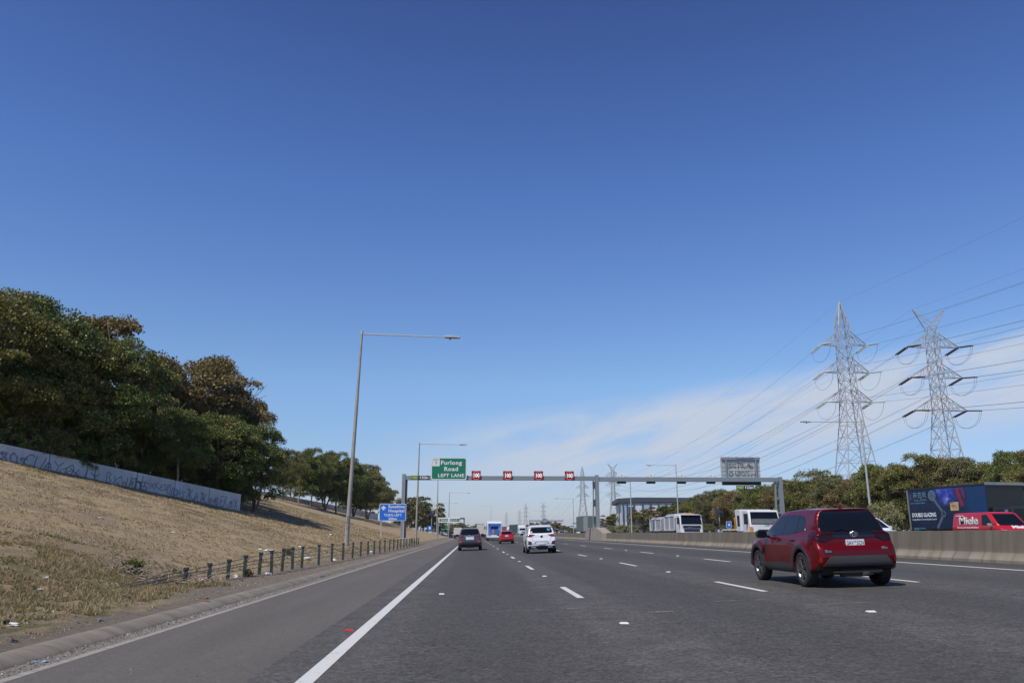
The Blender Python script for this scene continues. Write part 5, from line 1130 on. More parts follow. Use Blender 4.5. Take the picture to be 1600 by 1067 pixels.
def grey_extra(root, bvh, sh):
    h, _, _, _ = bvh.ray_cast(Vector((0, -2, 1.06)), Vector((0, 1, 0))); y = h[1] + sh.y - .02
    m = MB(); m.box(-.42, .42, y, y + .03, 1.045, 1.085); b = m.build('chrome_strip', M_CHR, root); m = MB(); ring(m, 0, y - .01, 1.1, .07, .05, .009, 14); ring(m, 0, y - .012, 1.1, .03, .048, .008, 12); m.build('badge', M_CHR, root)
GREY = dict(WHITE, L=4.6, W=1.845, H=1.67, wr=.35, wheels=(.95, 3.61), paint=P_GREY, rim=M_RIM, k=.085,
    low=[(.2, .32), (.04, .45), (.0, .66), (.05, .8), (.12, .95), (.16, 1.14), (.5, 1.18), (1.5, 1.12), (2.7, 1.07), (3.5, 1.03), (4.1, .93), (4.5, .8), (4.6, .55), (4.5, .3), (4.2, .24), (.35, .26)],
    lowf=[(.84, .2), (.9, .35), (.92, .65), (.91, .88), (.85, 1.06), (.76, 1.18)], plan=[(.76, .0), (.85, .1), (.9, .5), (.92, 1.0), (.91, 1.8), (.91, 2.7), (.92, 3.6), (.87, 4.15), (.7, 4.5), (.4, 4.6)],
    cab=[(.15, .95), (.2, 1.16), (.42, 1.46), (.36, 1.56), (.5, 1.625), (1.3, 1.67), (2.0, 1.665), (2.6, 1.58), (3.4, 1.08), (3.45, .95)],
    cabf=[(.88, .9), (.84, 1.06), (.78, 1.24), (.69, 1.5), (.59, 1.65), (.3, 1.69)], cplan=[(.76, .08), (.8, .3), (.84, .9), (.88, 1.7), (.88, 2.5), (.8, 3.2), (.62, 3.5)],
    mirror=(3.0, 1.05), mirmat=P_GREY, fin=(.6, 1.65), plate=(0, .9, None), extra=grey_extra,
    panels=[('rear_window', 'r', chaikin([(-.7, 1.15), (-.64, 1.42), (-.55, 1.52), (.55, 1.52), (.64, 1.42), (.7, 1.15)], 1, True), M_GLASS, .006),
        ('tail_lamp', 'r2', [(.42, 1.03), (.42, 1.09), (.8, 1.13), (.85, 1.06), (.82, .97)], M_TAIL, .014), ('tail_lamp', 'l2', [(.13, .98), (.15, 1.13), (.45, 1.12), (.6, 1.08), (.3, .97)], M_TAIL, .012),
        ('plate_panel', 'r', [(-.3, .8), (-.3, 1.02), (.3, 1.02), (.3, .8)], M('plate_panel_grey', (.5, .5, .52), .4, .2), .008),
        ('rear_reflector', 'r2', [(.6, .6), (.6, .68), (.82, .7), (.82, .61)], M_BULB, .02), ('lower_bumper', 'r', [(-.84, .6), (.84, .6), (.76, .34), (-.76, .34)], M_CLAD, .014),
        ('bumper_strip', 'r', [(-.78, .72), (.78, .72), (.78, .705), (-.78, .705)], M('trim_light', (.2, .2, .22), .3, .5), .006),
        ('side_window', 'l2', [(.65, 1.26), (.8, 1.43), (1.2, 1.5), (2.0, 1.53), (2.0, 1.14), (1.2, 1.18)], M_GLASS, .005), ('side_window', 'l2', [(2.05, 1.14), (2.05, 1.53), (2.5, 1.49), (3.15, 1.13), (3.1, 1.1)], M_GLASS, .005),
        ('windscreen', 'f', [(-.68, 1.13), (-.57, 1.54), (.57, 1.54), (.68, 1.13)], M_GLASS, .005), ('sill_cladding', 'l2', [(1.35, .27), (1.34, .42), (3.2, .4), (3.15, .27)], M_CLAD, CL),
        ('arch_cladding', 'l2', arch(.95, .35, .1, 0, 180), M_CLAD, CL), ('arch_cladding', 'l2', arch(3.61, .35, .1, 0, 180), M_CLAD, CL)])
car('grey_suv', GREY, -.16, 64.8, 0, 'dark grey SUV driving ahead in the left lane', 'car', res=.035)

HATCH = dict(WHITE, L=4.0, W=1.72, H=1.48, wr=.31, wheels=(.75, 3.25), paint=P_RED2, k=.1, extra=None, fin=None, plate=(0, .88, None), mirror=(2.6, .92), mirmat=P_RED2,
    low=[(.15, .26), (.03, .4), (.0, .55), (.04, .74), (.1, .85), (.13, 1.0), (.5, 1.03), (1.5, .98), (2.5, .93), (3.2, .9), (3.7, .8), (3.95, .65), (4.0, .5), (3.9, .28), (3.7, .2), (.3, .2)],
    lowf=[(.78, .16), (.84, .3), (.86, .55), (.85, .78), (.8, .92), (.72, 1.03)], plan=[(.68, .0), (.78, .08), (.84, .45), (.86, .9), (.85, 1.6), (.85, 2.4), (.86, 3.2), (.8, 3.7), (.62, 3.95), (.4, 4.0)],
    cab=[(.12, .8), (.16, 1.0), (.4, 1.36), (.55, 1.43), (1.2, 1.48), (1.8, 1.475), (2.2, 1.42), (3.1, .93), (3.15, .8)], cabf=[(.83, .75), (.79, .9), (.73, 1.06), (.62, 1.36), (.54, 1.46), (.3, 1.5)], cplan=[(.7, .08), (.75, .3), (.79, .9), (.83, 1.5), (.83, 2.3), (.75, 2.9), (.6, 3.15)],
    panels=[('rear_window', 'r', [(-.6, 1.06), (-.5, 1.36), (.5, 1.36), (.6, 1.06)], M_GLASS, .006), ('tail_lamp', 'r2', [(.55, .86), (.6, 1.0), (.78, 1.02), (.8, .88)], M_TAIL, .014),
        ('brake_light', 'r2', [(.58, .42), (.58, .47), (.76, .48), (.76, .43)], M_BULB, .015), ('diffuser', 'r', [(-.62, .38), (.62, .38), (.56, .25), (-.56, .25)], M_CLAD, .014), ('bumper_strip', 'r', [(-.62, .5), (.62, .5), (.62, .48), (-.62, .48)], M_CLAD, .01),
        ('side_window', 'l2', [(.6, 1.08), (.75, 1.26), (1.1, 1.34), (1.75, 1.36), (1.75, .98)], M_GLASS, .005), ('side_window', 'l2', [(1.8, .98), (1.8, 1.36), (2.15, 1.33), (2.8, .98)], M_GLASS, .005), ('windscreen', 'f', [(-.6, .98), (-.5, 1.36), (.5, 1.36), (.6, .98)], M_GLASS, .005),
        ('head_lamp', 'f2', [(.45, .62), (.45, .72), (.74, .78), (.76, .68)], M_HEAD, .008), ('grille', 'f', [(-.4, .3), (-.36, .56), (.36, .56), (.4, .3)], M_GLOSSB, .008)])
car('red_hatchback', HATCH, 3.98, 96.5, 0, 'bright red hatchback in the second lane, beside the bus', 'car', res=.045)
OZ = lambda X: .44 + .0077 * (X - 15.2)
car('white_car', dict(HATCH, paint=P_WHITE, mirmat=P_WHITE, plate=None, L=4.4, wheels=(.8, 3.45), H=1.5, low=[(a * 1.1, b) for a, b in HATCH['low']], cab=[(a * 1.1, b * 1.03) for a, b in HATCH['cab']], plan=[(a, b * 1.1) for a, b in HATCH['plan']], cplan=[(a, b * 1.1) for a, b in HATCH['cplan']],
    panels=[(n, a, [(p[0] * (1.1 if a[0] in 'ls' else 1), p[1] * 1.02) for p in pl], m_, o_) for n, a, pl, m_, o_ in HATCH['panels']]), 17.3, 35.6, PI, 'white car on the opposite side, half hidden behind the red SUV', 'car', res=.035, z=OZ(18.1) + .02)
car('white_suv', dict(WHITE, plate=None, extra=None), azx(908.5, 172), 172, PI, 'small white SUV beyond the barrier, left of the gantry middle post', 'car', res=.06, z=.5)
car('silver_car', dict(HATCH, paint=P_SIL, plate=None), azx(877.5, 205), 205, PI, 'small silver car beyond the barrier, right of the white SUV', 'car', res=.06, z=.5)
car('white_car', dict(HATCH, paint=P_WHITE), -9.3, 262, .02, 'tiny white car at the exit lane beyond the tip of the bank', 'car', res=.07, z=-.3)
car('dark_car', dict(HATCH, paint=P_GREY), -7.2, 268, .02, 'tiny dark car at the exit lane beside the white one', 'car', res=.07, z=-.25)

# ------------------------------------------------------------------ vans, buses and lorries
def wheels(parent, ys, hw, r=.5, w=.3, n=10):
    for y in ys:
        for s in (-1, 1): wheel_obj(s * (hw - w / 2), y, r, w, s, parent, M_RIMD if r > .45 else M_RIM, 10)
def ybox(nm, parent, mat, x0, x1, y0, y1, z0, z1, bevel=0): return MB().box(x0, x1, y0, y1, z0, z1).build(nm, mat, parent, bevel=bevel)
def yprism(nm, parent, mat, poly, x0, x1, bevel=0, smooth=False): return MB().prism(poly, x0, x1, 'x').build(nm, mat, parent, bevel=bevel, smooth=smooth)
M_WTRUCK = M('truck_white', (.68, .69, .70), .4, var=.04, dirt=(.45, .43, .4), damt=.3, coat=.2); M_DARKM = M('chassis_black', (.02, .02, .022), .6); M_CREAM = M('box_cream', (.62, .59, .52), .55, dirt=(.4, .36, .3), damt=.4)
# coach ahead
t = empty('bus', (3.72, 144, .1), 0, 'white bus with a blue advertisement on its rear, second lane', 'bus')
b = yprism('body', t, M_WTRUCK, [(-6, .45), (-6, 2.9), (-5.7, 3.16), (5.7, 3.16), (6, 2.8), (6, .45)], -1.25, 1.25, .08)
ybox('rear_advert', t, M('advert_blue', (.02, .13, .5), .45, var=.5, scale=1.2, dirt=(.25, .42, .62), dscale=.9, damt=.8), -1.05, 1.05, -6.02, -6.001, .98, 2.78)
ybox('rear_window', t, M_GLASS, -.62, .62, -6.035, -6.021, 1.9, 2.35, 0); ybox('lower_advert', t, M('advert_tan', (.42, .25, .16), .5, var=.4, scale=4), -.42, -.05, -6.04, -6.022, 1.05, 1.8); ybox('engine_grille', t, M('grille_blue', (.06, .14, .35), .5, var=.5, scale=8), 0, .75, -6.04, -6.022, 1.05, 1.8)
ybox('roof_pod', t, M_WTRUCK, -.75, .75, -5.6, -4.2, 3.17, 3.32, .03); ybox('bumper', t, M_WTRUCK, -1.2, 1.2, -6.12, -6.0, .45, .75, .03)
for s in (-1, 1): ybox('tail_lamp', t, M_BULB, s * 1.1 - .07, s * 1.1 + .07, -6.03, -6.001, .8, .92); ybox('vent', t, M_DARKM, s * .78 - .15, s * .78 + .15, -6.03, -6.001, .8, .9); ybox('side_window', t, M_GLASS, min(s * 1.253, s * 1.262), max(s * 1.253, s * 1.262), -5.2, 5.2, 1.5, 2.5); ybox('wing_mirror', t, M_DARKM, s * 1.45 - .1, s * 1.45 + .1, 5.5, 5.65, 1.9, 2.4)
wheels(t, (-3.2, 3.3), 1.2, .5, .3); ybox('chassis', t, M_DARKM, -1.1, 1.1, -5.9, 5.9, .32, .5)
# box lorries ahead
def box_lorry(X, Y, z, W_, H_, L_, mat, label, mk=True):
    t = empty('box_truck', (X, Y, z), 0, label, 'truck'); hw = W_ / 2
    ybox('cargo_box', t, mat, -hw, hw, -L_ / 2, L_ / 2 - 2, 1.05, H_, .04); ybox('chassis', t, M_DARKM, -.5, .5, -L_ / 2 + .1, L_ / 2, .55, 1.04); ybox('under_run_bar', t, M_DARKM, -hw * .95, hw * .95, -L_ / 2 + .05, -L_ / 2 + .2, .5, .75)
    yprism('cab', t, M_WTRUCK, [(L_ / 2 - 1.9, .6), (L_ / 2 - 1.9, 2.5), (L_ / 2 - .5, 2.5), (L_ / 2, 1.6), (L_ / 2 + .05, .6)], -hw * .92, hw * .92, .06)
    for s in (-1, 1): ybox('tail_lamp', t, M_BULB, s * hw * .82 - .12, s * hw * .82 + .12, -L_ / 2 - .02, -L_ / 2 + .04, .9, 1.04); ybox('mud_flap', t, M_DARKM, s * hw * .7 - .25, s * hw * .7 + .25, -L_ / 2 + .5, -L_ / 2 + .53, .25, .9)
    ybox('door_seam', t, M_DARKM, -.012, .012, -L_ / 2 - .006, -L_ / 2 - .001, 1.1, H_ - .08); wheels(t, (-L_ / 2 + 1.3, L_ / 2 - .9), hw * .95, .45, .28)
    return t
box_lorry(-4.0, 232, -.12, 2.3, 2.95, 8, M_CREAM, 'cream box lorry far ahead, left of the grey SUV'); box_lorry(2.1, 166, .05, 2.35, 2.95, 8, M_CREAM, 'white box lorry partly hidden behind the bus, left of it')
# oncoming semi trailers, far
def semi(X, Y, z, mat, label, rz=PI, Lt=13, Ht=3.9):
    t = empty('container_truck', (X, Y, z), rz, label, 'truck')
    yprism('cab', t, M_WTRUCK, [(-1.2, .7), (-1.2, 3.5), (-.3, 3.75), (.4, 3.2), (.9, 2.2), (1.0, .5)], -1.2, 1.2, .08); ybox('bonnet', t, M_WTRUCK, -.85, .85, .9, 2.0, .7, 1.85, .12); ybox('grille', t, M_CHR, -.45, .45, 1.98, 2.06, .8, 1.6, .02)
    p = MB(); p.add([(-1.0, .72, 2.66), (1.0, .72, 2.66), (1.0, .98, 2.0), (-1.0, .98, 2.0)], [(0, 1, 2, 3)]); p.build('windscreen', M_GLASS, t); ybox('bumper', t, M_CHR, -1.15, 1.15, 1.9, 2.15, .4, .68, .03)
    for s in (-1, 1): ybox('head_lamp', t, M_HEAD, s * .98 - .12, s * .98 + .12, 1.6, 1.7, 1.0, 1.2); ybox('wing_mirror', t, M_DARKM, s * 1.38 - .07, s * 1.38 + .07, .7, .82, 1.9, 2.6)
    c = MB(); c.box(-1.22, 1.22, -1.6 - Lt, -1.6, 1.15, Ht)
    for k in range(int(Lt * 2)): c.box(-1.25, 1.25, -1.7 - k * .5 - .12, -1.7 - k * .5, 1.2, Ht - .05)
    c.build('container', mat, t); ybox('chassis', t, M_DARKM, -.5, .5, -1.5 - Lt, 1.2, .6, 1.1); wheels(t, (1.1, -2.6, -3.8, -1.6 - Lt + 1, -1.6 - Lt + 2.2), 1.2, .5, .3); return t
semi(azx(815.5, 278), 278, .4, M('container_green', (.05, .085, .075), .6, dirt=(.1, .11, .1)), 'oncoming lorry with a dark green container and white cab', PI + .17); semi(azx(797, 345), 345, .3, M('container_rust', (.26, .07, .045), .6, dirt=(.2, .1, .08)), 'oncoming lorry with a rust red container and white cab, farther away', PI + .2)
t = empty('container_trailer', (22.6, 162, .5), 0, 'grey green box trailer seen from behind left of the gantry middle post', 'trailer'); c = MB(); c.box(-1.25, 1.25, -4, 6, 1.1, 4.1); c.build('cargo_box', M('box_greygreen', (.11, .14, .13), .6, dirt=(.2, .21, .2)), t, bevel=.03); ybox('rear_door', t, M('box_grey', (.28, .29, .29), .6), -1.15, -.3, -4.02, -4.001, 1.2, 4.0)
ybox('chassis', t, M_DARKM, -.5, .5, -3.9, 6, .6, 1.09); ybox('tail_lamp', t, M_BULB, -1.1, -.9, -4.03, -3.95, .9, 1.05); wheels(t, (-3, -1.8), 1.2, .5, .3)
t = empty('red_crane', (azx(926, 182), 182, .5), 0, 'narrow red lattice mast standing behind the gantry middle post', 'mast'); m = MB()
for (sx, sy) in ((-.45, -.45), (.45, -.45), (.45, .45), (-.45, .45)): m.tube((sx, sy, 0), (sx * .6, sy * .6, 4.3), .08, .08, 4)
for k in range(5): z = .3 + k * .8; m.tube((-.45, -.45, z), (.42, -.45, z + .8), .05, .05, 4); m.tube((-.45, .45, z + .8), (-.42, -.45, z), .05, .05, 4)
m.build('lattice', M('mast_red', (.45, .1, .07), .6), t); m = MB(); m.tube((0, 0, 4.3), (0, 0, 7.5), .04, .03, 5); m.build('aerial', M_ALU, t)
# tipper with dog trailer
M_STEELG = M('tipper_grey', (.44, .45, .46), .5, .3, var=.2, scale=1.5, dirt=(.28, .28, .28), damt=.6); M_RIB = M('rib_offwhite', (.55, .56, .56), .5)
t = empty('tipper_truck', (23.5, 90.5, .5), PI, 'white cabbed tipper truck with grey bin and a second grey trailer behind', 'truck')
yprism('cab', t, M_WTRUCK, [(1.4, .5), (1.4, 2.62), (2.0, 2.8), (3.1, 2.72), (3.42, 1.7), (3.5, .5)], -1.22, 1.22, .09)
p = MB(); p.add([(-1.05, 3.145, 2.62), (1.05, 3.145, 2.62), (1.12, 3.435, 1.72), (-1.12, 3.435, 1.72)], [(0, 1, 2, 3)]); p.build('windscreen', M_GLASS, t)
ybox('sun_visor', t, M_DARKM, -1.08, 1.08, 3.1, 3.32, 2.62, 2.70, .02); ybox('grille', t, M_DARKM, -.85, .85, 3.46, 3.54, .95, 1.22, .02); ybox('grille', t, M_DARKM, -.95, .95, 3.44, 3.53, 1.34, 1.6, .02)
m = MB(); m.tube((-.5, 3.55, 1.5), (.5, 3.55, 1.38), .03, .03, 5); m.build('grille_bar', M_CHR, t); ybox('bumper', t, M_WTRUCK, -1.22, 1.22, 3.45, 3.7, .4, .9, .05)
for s in (-1, 1):
    ybox('wing_mirror', t, M_DARKM, s * 1.42 - .09, s * 1.42 + .09, 3.15, 3.3, 1.75, 2.45, .02); ybox('side_window', t, M_GLASS, min(s * 1.22, s * 1.232), max(s * 1.22, s * 1.232), 2.2, 3.05, 1.75, 2.45); ybox('head_lamp', t, M_HEAD, s * .98 - .15, s * .98 + .15, 3.68, 3.73, .6, .85)
m = MB(); m.box(.1, .3, 2.1, 2.3, 2.82, 2.95); m.box(-.35, -.15, 2.1, 2.3, 2.82, 2.95); m.build('roof_beacon', M_AMB, t)
def bin_(par, y0, y1, h):
    m = MB(); m.prism([(-1.22, 1.1), (-1.25, h - .35), (-.9, h - .08), (0, h), (.9, h - .08), (1.25, h - .35), (1.22, 1.1)], y0, y1, 'y'); b = m.build('tipper_bin', M_STEELG, par, bevel=.03)
    for s in (-1, 1):
        for k in range(3): yy = y0 + (y1 - y0) * k / 2; ybox('bin_rib', b, M_RIB, s * 1.28 - .05, s * 1.28 + .05, yy - .08, yy + .08, 1.1, h - .33)
        ybox('top_rail', b, M_RIB, s * 1.28 - .03, s * 1.28 + .03, y0, y1, h - .39, h - .34); ybox('bottom_rail', b, M_RIB, s * 1.28 - .05, s * 1.28 + .05, y0, y1, 1.05, 1.17)
bin_(t, -3.6, 1.1, 2.98); ybox('bin_canopy', t, M_WTRUCK, -1.25, 1.25, .9, 1.38, 2.4, 2.82, .04); bin_(t, -11.3, -5.4, 2.75)
ybox('chassis', t, M_DARKM, -.5, .5, -11.2, 3.4, .6, 1.05); wheels(t, (2.6, -1.6, -2.8, -6.6, -9.2, -10.4), 1.22, .5, .3)
# flatbed / service truck
t = empty('flatbed_truck', (21.6, 62.5, .49), PI, 'white cab-over truck with an orange corner lamp, near the gantry end post', 'truck')
yprism('cab', t, M_WTRUCK, [(1.2, .5), (1.2, 2.4), (1.5, 2.5), (2.55, 2.45), (2.9, 1.42), (3.0, .5)], -1.15, 1.15, .09)
p = MB(); p.add([(-1.0, 2.62, 2.32), (1.0, 2.62, 2.32), (1.06, 2.925, 1.44), (-1.06, 2.925, 1.44)], [(0, 1, 2, 3)]); w_ = p.build('windscreen', M_GLASS, t); p = MB(); p.add([(-.98, 2.80, 1.82), (.98, 2.80, 1.82), (1.03, 2.925, 1.47), (-1.03, 2.925, 1.47)], [(0, 1, 2, 3)], Matrix.Translation((0, .012, .005))); p.build('dashboard_reflection', M('dash_grey', (.12, .13, .12), .3, var=.4, scale=5), w_)
for s in (-1, 1):
    m = MB(); m.path([(s * .1, 2.98, 1.35), (s * .1 - .3, 2.97, 1.5)], .015, 4); m.build('wiper', M_DARKM, t)
    ybox('wing_mirror', t, M_DARKM, s * 1.32 - .1, s * 1.32 + .1, 2.35, 2.5, 1.5, 2.2, .03); ybox('side_window', t, M_GLASS, min(s * 1.15, s * 1.162), max(s * 1.15, s * 1.162), 1.6, 2.5, 1.45, 2.2)
    ybox('corner_lamp', t, M_AMB, s * 1.08 - .09, s * 1.08 + .09, 2.86, 3.02, .85, 1.25, .02); ybox('head_lamp', t, M_HEAD, s * .85 - .18, s * .85 + .18, 2.98, 3.04, .6, .8)
ybox('bumper', t, M_WTRUCK, -1.15, 1.15, 2.95, 3.15, .4, .62, .04); ybox('grille', t, M_DARKM, -.6, .6, 2.96, 3.03, .85, 1.05, .01)
m = MB(); m.prism([(-.1, .9), (-.35, 2.55), (.9, 2.55), (.98, .9)], -1.2, 1.2, 'x'); hb = m.build('headboard', M_WTRUCK, t, bevel=.05); 
for s in (-1, 1): ybox('window', hb, M_GLASS, min(s * 1.2, s * 1.212), max(s * 1.2, s * 1.212), .2, .75, 1.3, 2.1); ybox('orange_edge', hb, M_AMB, s * 1.22 - .02, s * 1.22 + .02, -.42, -.3, 1.0, 2.0)
ybox('flat_deck', t, M_CREAM, -1.2, 1.2, -3.8, -.2, .98, 1.1, .02); ybox('chassis', t, M_DARKM, -.45, .45, -3.7, 2.8, .55, .95); wheels(t, (1.9, -2.4), 1.15, .45, .28)

# red delivery van
P_VAN = M('van_red', (.50, .008, .018), .32, var=.04, coat=.7)
VAN = dict(RED, L=4.9, W=1.9, H=1.98, wr=.34, wheels=(1.0, 4.0), paint=P_VAN, flare=False, k=.06, kc=.07, fin=None, plate=None, extra=None, mirror=(3.92, 1.15), mirmat=M('mirror_grey', (.3, .3, .28), .4), rim=M_RIM, pstep=.08,
    low=[(.04, .3), (0, .5), (.0, 1.18), (4.3, 1.16), (4.75, .95), (4.88, .7), (4.9, .45), (4.8, .25), (.1, .25)], lowf=[(.9, .2), (.95, .5), (.95, .9), (.93, 1.2)], plan=[(.9, .0), (.94, .1), (.95, 2), (.95, 3.8), (.88, 4.5), (.7, 4.85), (.4, 4.9)],
    cab=[(.0, 1.0), (.04, 1.4), (.14, 1.92), (.35, 1.97), (3.2, 1.98), (3.5, 1.93), (4.4, 1.14), (4.42, 1.0)], cabf=[(.95, .95), (.93, 1.2), (.82, 1.85), (.72, 1.96), (.3, 1.99)], cplan=[(.88, .0), (.94, .12), (.95, 2), (.93, 3.4), (.84, 4.2), (.7, 4.45)],
    panels=[('front_door_window', 'l2', [(2.95, 1.2), (2.92, 1.8), (3.4, 1.8), (3.98, 1.2)], M_GLASS, .006), ('windscreen', 'f', [(-.78, 1.2), (-.66, 1.85), (.66, 1.85), (.78, 1.2)], M_GLASS, .006),
        ('side_panel_seam', 'l2', [(.3, 1.16), (.38, 1.74), (2.72, 1.76), (2.74, 1.16), (2.72, 1.16), (2.70, 1.74), (.4, 1.72), (.32, 1.16)], M('van_seam', (.3, .004, .01), .5), .006), ('side_moulding', 'l2', [(.05, .98), (.05, 1.01), (4.2, 1.01), (4.2, .98)], M('van_seam', (.3, .004, .01), .5), .006),
        ('grille', 'f', [(-.6, .6), (-.6, .8), (.6, .8), (.6, .6)], M_GLOSSB, .01), ('head_lamp', 'f2', [(.55, .72), (.55, .92), (.84, .96), (.86, .76)], M_HEAD, .01), ('tail_lamp', 'r2', [(.82, .9), (.82, 1.3), (.9, 1.3), (.9, .9)], M_TAIL, .01)])
van = car('delivery_van', VAN, 30.4, 46.7, PI, 'red delivery van with white lettering on its side, opposite carriageway', 'van', res=.045, z=.5)
for s, rz in ((1, PI / 2), (-1, -PI / 2)):
    d = s
    text('Miele', .62, M_WHT, (s * .925, (-.72 if s > 0 else -.72), 1.47), rot=(PI / 2 - R(0), 0, rz), parent=van, bold=.007, w=1.8, name='lettering', ext=.02)
    text('Domestic and Professional Appliances', .14, M_WHT, (s * .962, -.8, 1.085), rot=(PI / 2, 0, rz), parent=van, w=2.1, ext=.006); text('www.miele.com.au', .12, M_WHT, (s * .885, -1.6, 1.78), rot=(PI / 2, 0, rz), parent=van, w=.75, ext=.012)
# slab serifs of the van lettering
m = MB()
for (y, z, w) in ((-1.50, 1.265, .17), (-1.24, 1.265, .17), (-1.48, 1.665, .14), (-1.12, 1.265, .16), (-.70, 1.265, .17), (-1.135, 1.53, .1), (-.36, 1.265, .17), (-.385, 1.69, .12)): pass
text('Miele', .3, M_WHT, (-.3, 2.04, 1.1), rot=(R(40), 0, PI), parent=van, bold=.015, w=.9, name='bonnet_lettering')

# black lorry with an advertisement on its side
t = empty('advert_lorry', (36.95, 60.1, .6), PI + .165, 'black box lorry with a double glazing advertisement on its side, behind the red van', 'truck')
M_ADV = bpy.data.materials.new('advert_side'); M_ADV.use_nodes = True
def advmat():
    m = M_ADV; t_ = m.node_tree; b = t_.nodes['Principled BSDF']; co = t_.nodes.new('ShaderNodeTexCoord').outputs['Object']; s = t_.nodes.new('ShaderNodeSeparateXYZ'); t_.links.new(co, s.inputs[0])
    n1_ = tex(t_, 'n', co, .9, 7, .6, None, .6); n2_ = tex(t_, 'n', co, 2.4, 4, .5)
    a = ramp(t_, n2_, [(.3, (.008, .014, .035)), (.7, (.014, .03, .07))])
    sky_ = ramp(t_, n1_, [(.38, (.012, .02, .06)), (.5, (.035, .05, .32)), (.60, (.09, .12, .5)), (.72, (.5, .5, .7))])
    f = nmath(t_, 'MULTIPLY', mapr(t_, s.outputs[1], -1.5, -.6), mapr(t_, s.outputs[2], 2.5, 3.3)); f = nmath(t_, 'MULTIPLY', f, mapr(t_, s.outputs[1], 1.6, 2.0, 1, 0))
    a = mixc(t_, f, a, sky_); g = nmath(t_, 'MULTIPLY', mapr(t_, s.outputs[1], 1.5, 2.4), .85); a = mixc(t_, g, a, (.012, .045, .13))
    t_.links.new(a, b.inputs['Base Color']); b.inputs['Roughness'].default_value = .4
advmat()
ybox('cargo_box', t, M('lorry_black', (.012, .013, .015), .35, coat=.3), -1.85, 1.25, -4.2, 4.0, .95, 4.1, .02); p = ybox('advert_panel', t, M_ADV, 1.253, 1.262, -4.1, 3.92, 1.0, 4.0)
ybox('top_rail', t, M('rail_dark', (.05, .05, .055), .4, .5), 1.2, 1.3, -4.22, 4.0, 4.02, 4.14, .01); ybox('front_frame', t, M('rail_grey', (.33, .34, .33), .45, .5), -1.9, 1.3, 3.95, 4.12, 4.0, 4.2, .01); ybox('corner_post', t, M('rail_grey', (.33, .34, .33), .45, .5), 1.24, 1.3, -4.24, -4.12, .95, 4.05)
RS = (PI / 2, 0, PI / 2)
M_CYAN = M('advert_cyan', (.08, .4, .62), .5); M_GREYL = M('advert_grey', (.16, .22, .28), .5); M_WPR = M('advert_white', (.8, .82, .85), .5)
def at_(y, z): return (1.268, y, z)
text('DOUBLE GLAZING', .42, M_WPR, at_(-2.55, 2.05), RS, t, bold=.008, w=2.65, ext=.003); text('Energy Efficient Thermal & Solar Control', .17, M_WPR, at_(-2.55, 1.72), RS, t, w=2.65, ext=.002)
text('Your 1st Choice For Glass', .16, M_CYAN, at_(-3.1, 2.98), RS, t, w=1.6, ext=.002); text('fgsglass.com.au', .2, M_CYAN, at_(-3.2, 1.05), RS, t, w=1.3, ext=.002)
m = MB()
def seg(y0, z0, y1, z1, w): 
    dy, dz = y1 - y0, z1 - z0; l = math.hypot(dy, dz); ny, nz = -dz / l * w / 2, dy / l * w / 2; m.add([at_(y0 - ny, z0 - nz), at_(y1 - ny, z1 - nz), at_(y1 + ny, z1 + nz), at_(y0 + ny, z0 + nz)], [(0, 1, 2, 3)])
for q in ((-4.02, 3.72, -3.72, 3.25), (-4.02, 3.25, -3.72, 3.72)): seg(*q, .03)
for q in ((-3.5, 3.62, -3.1, 3.62), (-3.48, 3.62, -3.48, 3.4), (-3.48, 3.5, -3.15, 3.5), (-2.95, 3.62, -2.6, 3.62), (-2.95, 3.62, -2.95, 3.42), (-2.95, 3.42, -2.62, 3.42), (-2.62, 3.52, -2.62, 3.3), (-2.45, 3.62, -2.1, 3.62), (-2.45, 3.62, -2.45, 3.5), (-2.45, 3.5, -2.12, 3.5), (-2.12, 3.5, -2.12, 3.38)): seg(*q, .06)
m.build('logo_strokes', M_GREYL, t); m = MB()
for k in range(3): seg(-3.5 + .5 * k, 3.74, -3.15 + .5 * k, 3.76, .045)
m.build('logo_dashes', M_CYAN, t); text('GLASS', .2, M_GREYL, at_(-2.8, 3.2), RS, t, w=1.4, ext=.002)
m = MB()
for rr_ in (.36, .24, .12):
    for k in range(28): a, b = 2 * PI * k / 28, 2 * PI * (k + 1) / 28; seg(-1.45 + rr_ * math.cos(a), 3.5 + rr_ * math.sin(a), -1.45 + rr_ * math.cos(b), 3.5 + rr_ * math.sin(b), .07)
m.build('hinge_rings', M_GREYL, t); m = MB(); seg(-1.25, 3.15, -.45, 2.2, .22); seg(-.45, 2.05, -1.2, 1.05, .2)
for k in range(20): a, b = 2 * PI * k / 20, 2 * PI * (k + 1) / 20; seg(-.42 + .2 * math.cos(a), 2.1 + .2 * math.sin(a), -.42 + .2 * math.cos(b), 2.1 + .2 * math.sin(b), .12)
m.build('hinge_arms', M('advert_grey2', (.09, .13, .17), .5), t)
m = MB(); seg(1.15, 3.95, 1.6, 2.6, .3); seg(1.7, 3.9, 1.85, 3.2, .16); m.build('red_streak', M('advert_red', (.25, .02, .03), .5), t); m = MB(); seg(.35, 2.62, 1.2, 2.62, .62); m.build('lit_building', M('advert_orange', (.5, .34, .16), .5, var=.5, scale=3), t); m = MB(); seg(.55, 2.55, 1.0, 2.58, .34); m.build('lit_windows', M('advert_glow', (.8, .7, .5), .5, var=.4, scale=5), t)
ybox('cab', t, M('cab_black', (.02, .022, .028), .3, coat=.5), -1.75, 1.2, 4.2, 6.0, .6, 2.45, .12); p = MB(); p.add([(-1.6, 6.02, 2.3), (1.08, 6.02, 2.3), (1.12, 6.03, 1.5), (-1.64, 6.03, 1.5)], [(0, 1, 2, 3)]); p.build('windscreen', M_GLASS, t)
